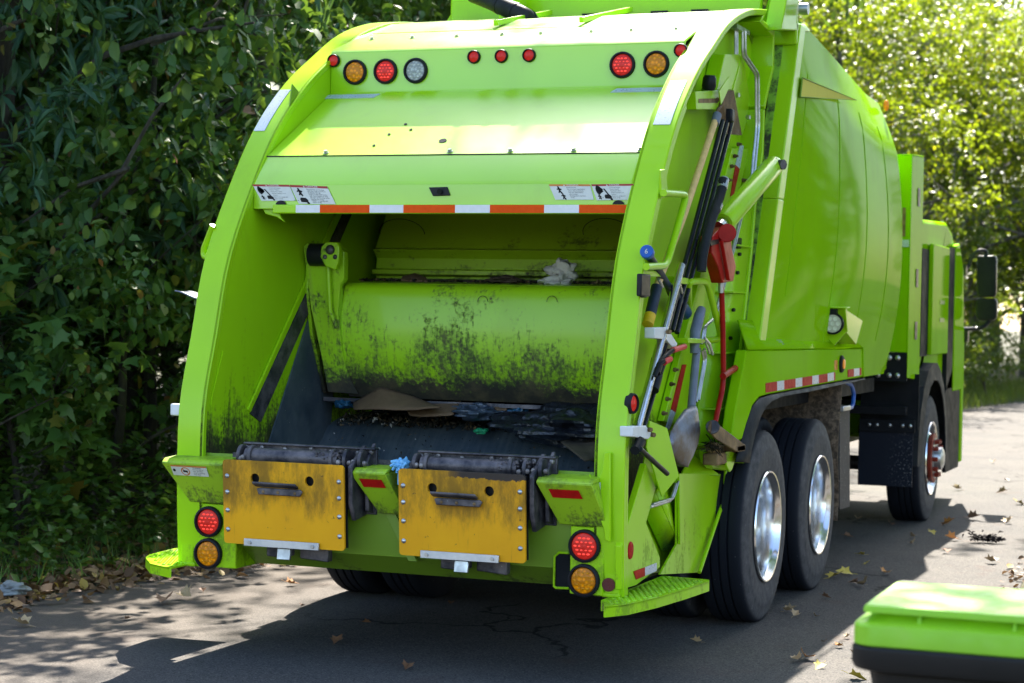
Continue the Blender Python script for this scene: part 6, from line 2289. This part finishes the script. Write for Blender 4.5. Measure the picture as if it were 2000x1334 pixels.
# tall canopy trees that shade wood, road and truck
tall = [make_plant('tall_tree', 'trunk', 9.5, .2, 3.3, 2300, 5, .16, 'small', DK if k else MID, 1.15, 61 + k, bark=BARKG, n=15, along=.3, lo=.55, lean=.04) for k in range(2)]
TL = 'tall dark canopy tree of the wood whose crown overhangs the road'
for k, (x, y, s) in enumerate(((-6.2, 4.8, 1.0), (-8.6, 8.0, 1.05), (-5.6, 10.2, 1.0), (-9.8, 3.2, 1.0), (-7.4, 14.0, 1.1), (-12.5, 7.4, 1.1), (-11.5, 12.5, 1.1), (-4.8, 15.8, 1.0), (-9.0, 19.0, 1.1), (-14.5, 17, 1.1))):
    put(tall[k % 2], x, y, s, None, TL, 'tree', 'tall canopy trees along the road')
thin_ = [make_plant('roadside_tree', 'trunk', 10.0, .18, 4.6, 620, 5, .16, 'small', MID, .9, 71 + k, bark=BARKG, n=12, along=.3, lo=.6, lean=.12) for k in range(1)]
for k, (x, y, s, rz) in enumerate(((-3.6, 9.0, 1.0, .2), (-3.4, 13.0, 1.05, 1.3), (5.2, 10.5, 1.0, 3.4), (5.6, 15.0, 1.1, 2.2), (-3.9, 4.4, 1.0, 2.6), (4.6, 5.5, 1.0, .9), (-6.2, 18.5, 1.05, .9), (-7.5, 24, 1.1, 2.9), (6.2, 20.5, 1.1, 4.2), (6.6, 27, 1.1, 1.2))):
    put(thin_[0], x, y, s, rz, 'thin-crowned roadside tree whose branches dapple the road and truck', 'tree', 'thin trees arching over the road')

# leafy tree beyond the kerb that shades the bin
for tx_, ty_, k in ((3.3, -.5, 0), (6.2, 2.2, 1)):
    put(tall[k], tx_, ty_, 1.0, 2.0, 'leafy tree across the road that shades the bin', 'tree', 'leafy trees shading the bin')
# trees on the right-hand side of the road, mirrored in paint and wheels
for k, (x, y, s) in enumerate(((8.5, 5.0, 1.0), (9.5, 9.5, 1.1), (8.0, 14.0, 1.0), (10.5, 18, 1.1), (8.2, 22.5, 1.0), (11, 26, 1.1), (9.0, 31, 1.1), (13, 12, 1.1), (13.5, 21, 1.2), (14, 34, 1.2), (11.5, 39, 1.2))):
    put(darkb[k % 3], x, y, s * 1.5, None, 'dark tree across the road from the shaded wood', 'tree', 'trees right of the road', sz=s * 2.3)

# sunlit yellow-green trees far along the bend
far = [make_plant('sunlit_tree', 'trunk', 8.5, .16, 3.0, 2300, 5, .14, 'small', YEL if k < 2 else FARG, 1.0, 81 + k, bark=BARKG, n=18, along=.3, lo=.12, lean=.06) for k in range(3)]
FG = 'sunlit trees along the far bend of the road'
random.seed(55)
for k, (x, y, s) in enumerate(((-3.6, 27, .9), (-5.4, 31, 1.0), (-3.4, 34, 1.0), (-7.0, 36, 1.1), (-1.2, 38, 1.0), (-4.6, 40, 1.1), (-8.6, 42, 1.1), (1.2, 43, 1.0), (-2.2, 45, 1.1), (-6.0, 47, 1.2), (-10, 48, 1.2), (3.2, 50, 1.1), (-.4, 52, 1.2), (-4.2, 54, 1.3), (-8.4, 56, 1.3), (1.8, 60, 1.3), (-12, 60, 1.4), (-2.6, 62, 1.4), (-6.6, 66, 1.4), (-5.0, 28, 1.0), (-6.6, 33.5, 1.1), (-2.6, 36.5, .95), (-5.8, 38, 1.0), (-.6, 41, 1.0), (-3.2, 42.5, 1.1), (-6.8, 44, 1.1), (1.0, 48, 1.1), (-2.6, 49.5, 1.2), (-6.0, 52, 1.2), (-.2, 57, 1.3), (-5.0, 59, 1.3), (3.6, 66, 1.5), (-1, 70, 1.5))):
    put(far[(0, 2, 1, 2, 0, 2, 1)[k % 7]], x, y, s, None, 'sunlit yellow-green tree standing along the far bend of the road', 'tree', FG)
bush = make_plant('verge_bush', 'stem', 1.1, .025, .8, 420, 5, .085, 'small', m_leaf('leaf_verge', [(0, (.045, .10, .012)), (.6, (.085, .15, .018)), (1, (.17, .17, .025))], .4, .45, (.28, .36, .03)), .4, 91, n=8, along=.15, lo=.1)
for x, y, s in ((-2.0, 24.5, .9), (-2.4, 26.5, 1.1), (-1.9, 28.5, .9), (-1.5, 31.0, 1.0), (-2.8, 30.0, 1.3), (-.8, 34.5, 1.0), (-2.3, 33, 1.2), (.2, 37.5, 1.0)):
    put(bush, x, y, s, None, 'bright green bush on the sunny verge beyond the truck', 'bush', 'bushes on the sunny verge')

# undergrowth, grass and litter
def scatter(n, y0, y1, f0, f1):
    y = rng.uniform(y0, y1, n)
    l = np.array([interp(LEFT, v) for v in y])
    x = l - (f0 + (f1 - f0) * rng.random(n))
    return x, y
n = 4200
x, y = scatter(n, -3.5, 9, .25, 2.2)
keep = rng.random(n) < np.clip((-(x - np.array([interp(LEFT, v) for v in y])) - .2) * 1.6, 0, 1)
x, y = x[keep], y[keep]
hh_ = rng.uniform(.04, .62, len(x)) * np.clip(-(x - np.array([interp(LEFT, v) for v in y])) * 1.1, .25, 1.4)
tips = np.stack([x, y, np.array([gz(a, b) for a, b in zip(x, y)]) + hh_], 1)
dr = rnd_unit(len(x)) * .6
dr[:, 2] = 1
dr /= np.linalg.norm(dr, axis=1, keepdims=True)
me = leaf_mesh('undergrowth', WEED, *sprigs(tips, dr, 6, .075, tpl='ovate', along=.12), 'ovate')
o = bpy.data.objects.new('undergrowth', me)
SC.collection.objects.link(o)
tag(o, 'low weedy undergrowth between the wood and the road', 'undergrowth', kind='stuff')
n = 4200
x, y = scatter(n, -3.5, 10, .12, 1.3)
pos = np.stack([x, y, np.array([gz(a, b) for a, b in zip(x, y)])], 1)
d = rng.normal(size=(n, 3)) * .35
d[:, 2] = 1
gm_ = leaf_mesh('grass', MID, pos, d, rnd_unit(n), rng.uniform(.05, .26, n), 'blade')
o = bpy.data.objects.new('grass', gm_)
SC.collection.objects.link(o)
tag(o, 'thin dark grass on the shaded road verge', 'grass', kind='stuff')
n = 16000
x, y = scatter(n, 20, 45, .0, 3.0)
pos = np.stack([x, y, np.array([gz(a, b) for a, b in zip(x, y)])], 1)
d = rng.normal(size=(n, 3)) * .35
d[:, 2] = 1
gm_ = leaf_mesh('grass', bpy.data.materials['leaf_verge'], pos, d, rnd_unit(n), rng.uniform(.1, .35, n), 'blade')
o = bpy.data.objects.new('grass', gm_)
SC.collection.objects.link(o)
tag(o, 'bright sunny verge grass beyond the truck', 'grass', kind='stuff')
n = 11000
y = rng.uniform(-4, 12, n)
l = np.array([interp(LEFT, v) for v in y])
off = np.where(rng.random(n) < .55, rng.normal(.18, .20, n), rng.uniform(.1, 2.0, n))
x = l - off
pos = np.stack([x, y, np.array([gz(a, b) for a, b in zip(x, y)]) + rng.uniform(.008, .045, n)], 1)
d = rng.normal(size=(n, 3))
d[:, 2] *= .35
nn_ = np.tile(np.array([[0, 0, 1.]]), (n, 1)) + rng.normal(size=(n, 3)) * .5
lm = leaf_mesh('leaf_litter', DRY, pos, d, nn_, rng.uniform(.035, .10, n), 'ovate')
o = bpy.data.objects.new('leaf_litter', lm)
SC.collection.objects.link(o)
tag(o, 'brown leaf litter banked along the wood edge of the road', 'leaf litter', kind='stuff')
n = 420
y = rng.uniform(1.5, 5.5, n)
x = np.array([interp(RIGHT, v) for v in y]) + rng.uniform(-.12, .7, n)
pos = np.stack([x, y, rng.uniform(.006, .03, n)], 1)
d = rng.normal(size=(n, 3))
d[:, 2] *= .35
lm = leaf_mesh('leaf_litter', DRY, pos, d, np.tile(np.array([[0, 0, 1.]]), (n, 1)) + rng.normal(size=(n, 3)) * .5, rng.uniform(.03, .07, n), 'ovate')
o = bpy.data.objects.new('leaf_litter', lm)
SC.collection.objects.link(o)
tag(o, 'sparse brown leaf litter along the road edge behind the bin', 'leaf litter', kind='stuff')

# single fallen leaves on the road
def leaf_obj(name, col, seed, curl):
    r_ = random.Random(seed)
    m = plain('fallen_' + name, col, .6, 0, .4, 30)
    mb = MB()
    ol = [(0, 0), (.12, .18), (.10, .40), (.32, .30), (.45, .44), (.58, .20), (1, .03), (.58, -.18), (.48, -.42), (.30, -.32), (.08, -.38), (.12, -.16)]
    c = (.38, 0)
    z = lambda a, b: curl * (abs(b) * 1.2 + .5 * (a - .4) ** 2) + r_.uniform(-.05, .05)
    vs = [(c[0] - .4, c[1], .02)] + [(a - .4, b, .02 + z(a, b)) for a, b in ol]
    mb.add(vs, [(0, i + 1, (i + 1) % 12 + 1) for i in range(12)])
    mb.tube([(-.4, 0, .02), (-.62, .05, .06), (-.75, .03, .04)], [.015, .012, .008], 5)
    o = obj('fallen_leaf', mb, m, None, smooth=50, recalc=False)
    return o
kinds = {'brown': leaf_obj('brown', (.20, .10, .05), 1, .55), 'tan': leaf_obj('tan', (.46, .32, .17), 2, .75), 'yellow': leaf_obj('yellow', (.58, .44, .05), 3, .3), 'orange': leaf_obj('orange', (.52, .22, .04), 4, .6)}
LFL = {'brown': 'small curled brown leaf lying on the road around the truck', 'tan': 'dry curled tan leaf lying on the road around the truck', 'yellow': 'fallen yellow leaf lying on the road around the truck', 'orange': 'curled orange-brown leaf lying on the road around the truck'}
spots = [(320, 1179, 'brown', .16), (362, 1169, 'tan', .15), (556, 1103, 'tan', .13), (568, 1143, 'orange', .11), (42, 1223, 'tan', .13), (660, 1255, 'brown', .10), (795, 1306, 'brown', .09), (715, 1218, 'brown', .07),
         (1542, 1195, 'tan', .10), (1553, 1204, 'tan', .09), (1572, 1288, 'orange', .13), (1558, 1292, 'tan', .10), (1600, 1304, 'yellow', .09), (1592, 1206, 'tan', .06), (1632, 1128, 'yellow', .17), (1650, 1122, 'yellow', .15),
         (1686, 1146, 'tan', .14), (1668, 1140, 'brown', .09), (1728, 1122, 'orange', .12), (1612, 1168, 'brown', .08), (1655, 1050, 'brown', .10), (1680, 1085, 'yellow', .10), (1694, 1101, 'yellow', .08), (1782, 1064, 'tan', .10),
         (1782, 1050, 'tan', .09), (1675, 1016, 'tan', .10), (1740, 1026, 'brown', .09), (1852, 1025, 'orange', .16), (1858, 1055, 'orange', .15), (1900, 1015, 'brown', .18), (1848, 1080, 'brown', .11), (1970, 1022, 'tan', .14), (1990, 985, 'yellow', .16),
         (1958, 963, 'brown', .14), (1868, 957, 'tan', .14), (1935, 1100, 'tan', .13), (1672, 1326, 'yellow', .12), (1638, 1264, 'orange', .07), (1655, 1246, 'tan', .06), (1670, 1283, 'tan', .09), (1610, 1255, 'brown', .05), (1820, 1042, 'yellow', .10), (1360, 1256, 'tan', .08), (590, 1185, 'brown', .06), (395, 1155, 'brown', .07), (470, 1120, 'brown', .08), (250, 1210, 'brown', .06), (1965, 940, 'brown', .1), (880, 1180, 'brown', .06), (1940, 905, 'tan', .12)]
first = {}
random.seed(5)
for a, b, k, s in spots:
    p = at(a, b, 'Z', .006)
    rot = (random.uniform(-.5, .5), random.uniform(-.4, .4), random.uniform(0, 6.28))
    if k not in first:
        o = kinds[k]
        first[k] = o
        o.location, o.rotation_euler, o.scale = p, rot, (s, s, s)
    else:
        o = dup(kinds[k], None, p, rot, s)
    s *= .8
    o.scale = (s, s, s)
    o.location.z += s * .10
    tag(o, LFL[k], 'fallen leaf', 'fallen leaves on the road')
# dark clump of twigs and leaves on the right
mb = MB()
r_ = random.Random(9)
for k in range(140):
    d = Vector((r_.gauss(0, 1), r_.gauss(0, 1), abs(r_.gauss(0, .8)))).normalized()
    L = r_.uniform(.05, .17)
    c0 = Vector((r_.gauss(0, .09), r_.gauss(0, .05), abs(r_.gauss(0, .035))))
    d = Vector((d.x, d.y, d.z * .6))
    L *= .55
    mb.tube([c0, c0 + d * L * .6 + Vector((0, 0, .01)), c0 + d * L + Vector((r_.gauss(0, .02), r_.gauss(0, .02), 0))], [.004, .012, .003], 5)
o = obj('twig_clump', mb, plain('dark_seed_clump', (.018, .012, .014), .8), None)
o.location = at(1925, 1058, 'Z', .012)
o.scale = (.62, .62, .62)
tag(o, 'dark clump of dried twigs and seed heads lying on the road', 'twig clump')
M['greylitter'] = plain('grey_litter', (.26, .27, .27), .6)
crumple('plastic_litter', at(35, 1158, 'Z', .06) + Vector((-.1, .1, 0)), (.08, .06, .04), M['greylitter'], 31, 'pale crumpled plastic litter lying in the verge grass', 'litter', rough=1.0)

# ------------------------------------------------------------------ one object per countable piece
def split_pieces(o):
    me = o.data
    n = len(me.vertices)
    par = list(range(n))
    def find(a):
        while par[a] != a:
            par[a] = par[par[a]]
            a = par[a]
        return a
    for e in me.edges:
        a, b = find(e.vertices[0]), find(e.vertices[1])
        if a != b: par[a] = b
    groups = {}
    for f in me.polygons: groups.setdefault(find(f.vertices[0]), []).append(f)
    if len(groups) < 2: return
    base = o.name.split('.')[0]
    first_ = True
    for fs in groups.values():
        idx = {}
        vs, ff, mi = [], [], []
        for f in fs:
            t = []
            for v in f.vertices:
                if v not in idx:
                    idx[v] = len(vs)
                    vs.append(tuple(me.vertices[v].co))
                t.append(idx[v])
            ff.append(t)
            mi.append(f.material_index)
        nm = bpy.data.meshes.new(base)
        nm.from_pydata(vs, [], ff)
        for m_ in me.materials: nm.materials.append(m_)
        nm.polygons.foreach_set('material_index', mi)
        nm.polygons.foreach_set('use_smooth', [True] * len(ff))
        nm.set_sharp_from_angle(angle=math.radians(40))
        nm.update()
        if first_:
            o.data = nm
            first_ = False
        else:
            c = o.copy()
            c.data = nm
            SC.collection.objects.link(c)
SPLIT = {'frame_gusset', 'cover_bolt', 'hose_fitting', 'window', 'reflector_strip', 'mirror_arm', 'latch_hole', 'rivet', 'axle', 'column_slot', 'gusset', 'orange_marking', 'white_marking', 'top_rib', 'drain_hole',
         'panel_slot', 'latch_bolt', 'strip_bolt', 'flange_bolt', 'drilled_hole', 'frame_clip', 'bracket_bolt', 'flap_bolt', 'access_ring', 'scratch_mark', 'hose_band', 'end_cap', 'pivot_bolt', 'block_bolt', 'column_plate', 'bracket_bolt'}
for o in [o for o in SC.objects if o.type == 'MESH' and o.name.split('.')[0] in SPLIT]:
    split_pieces(o)
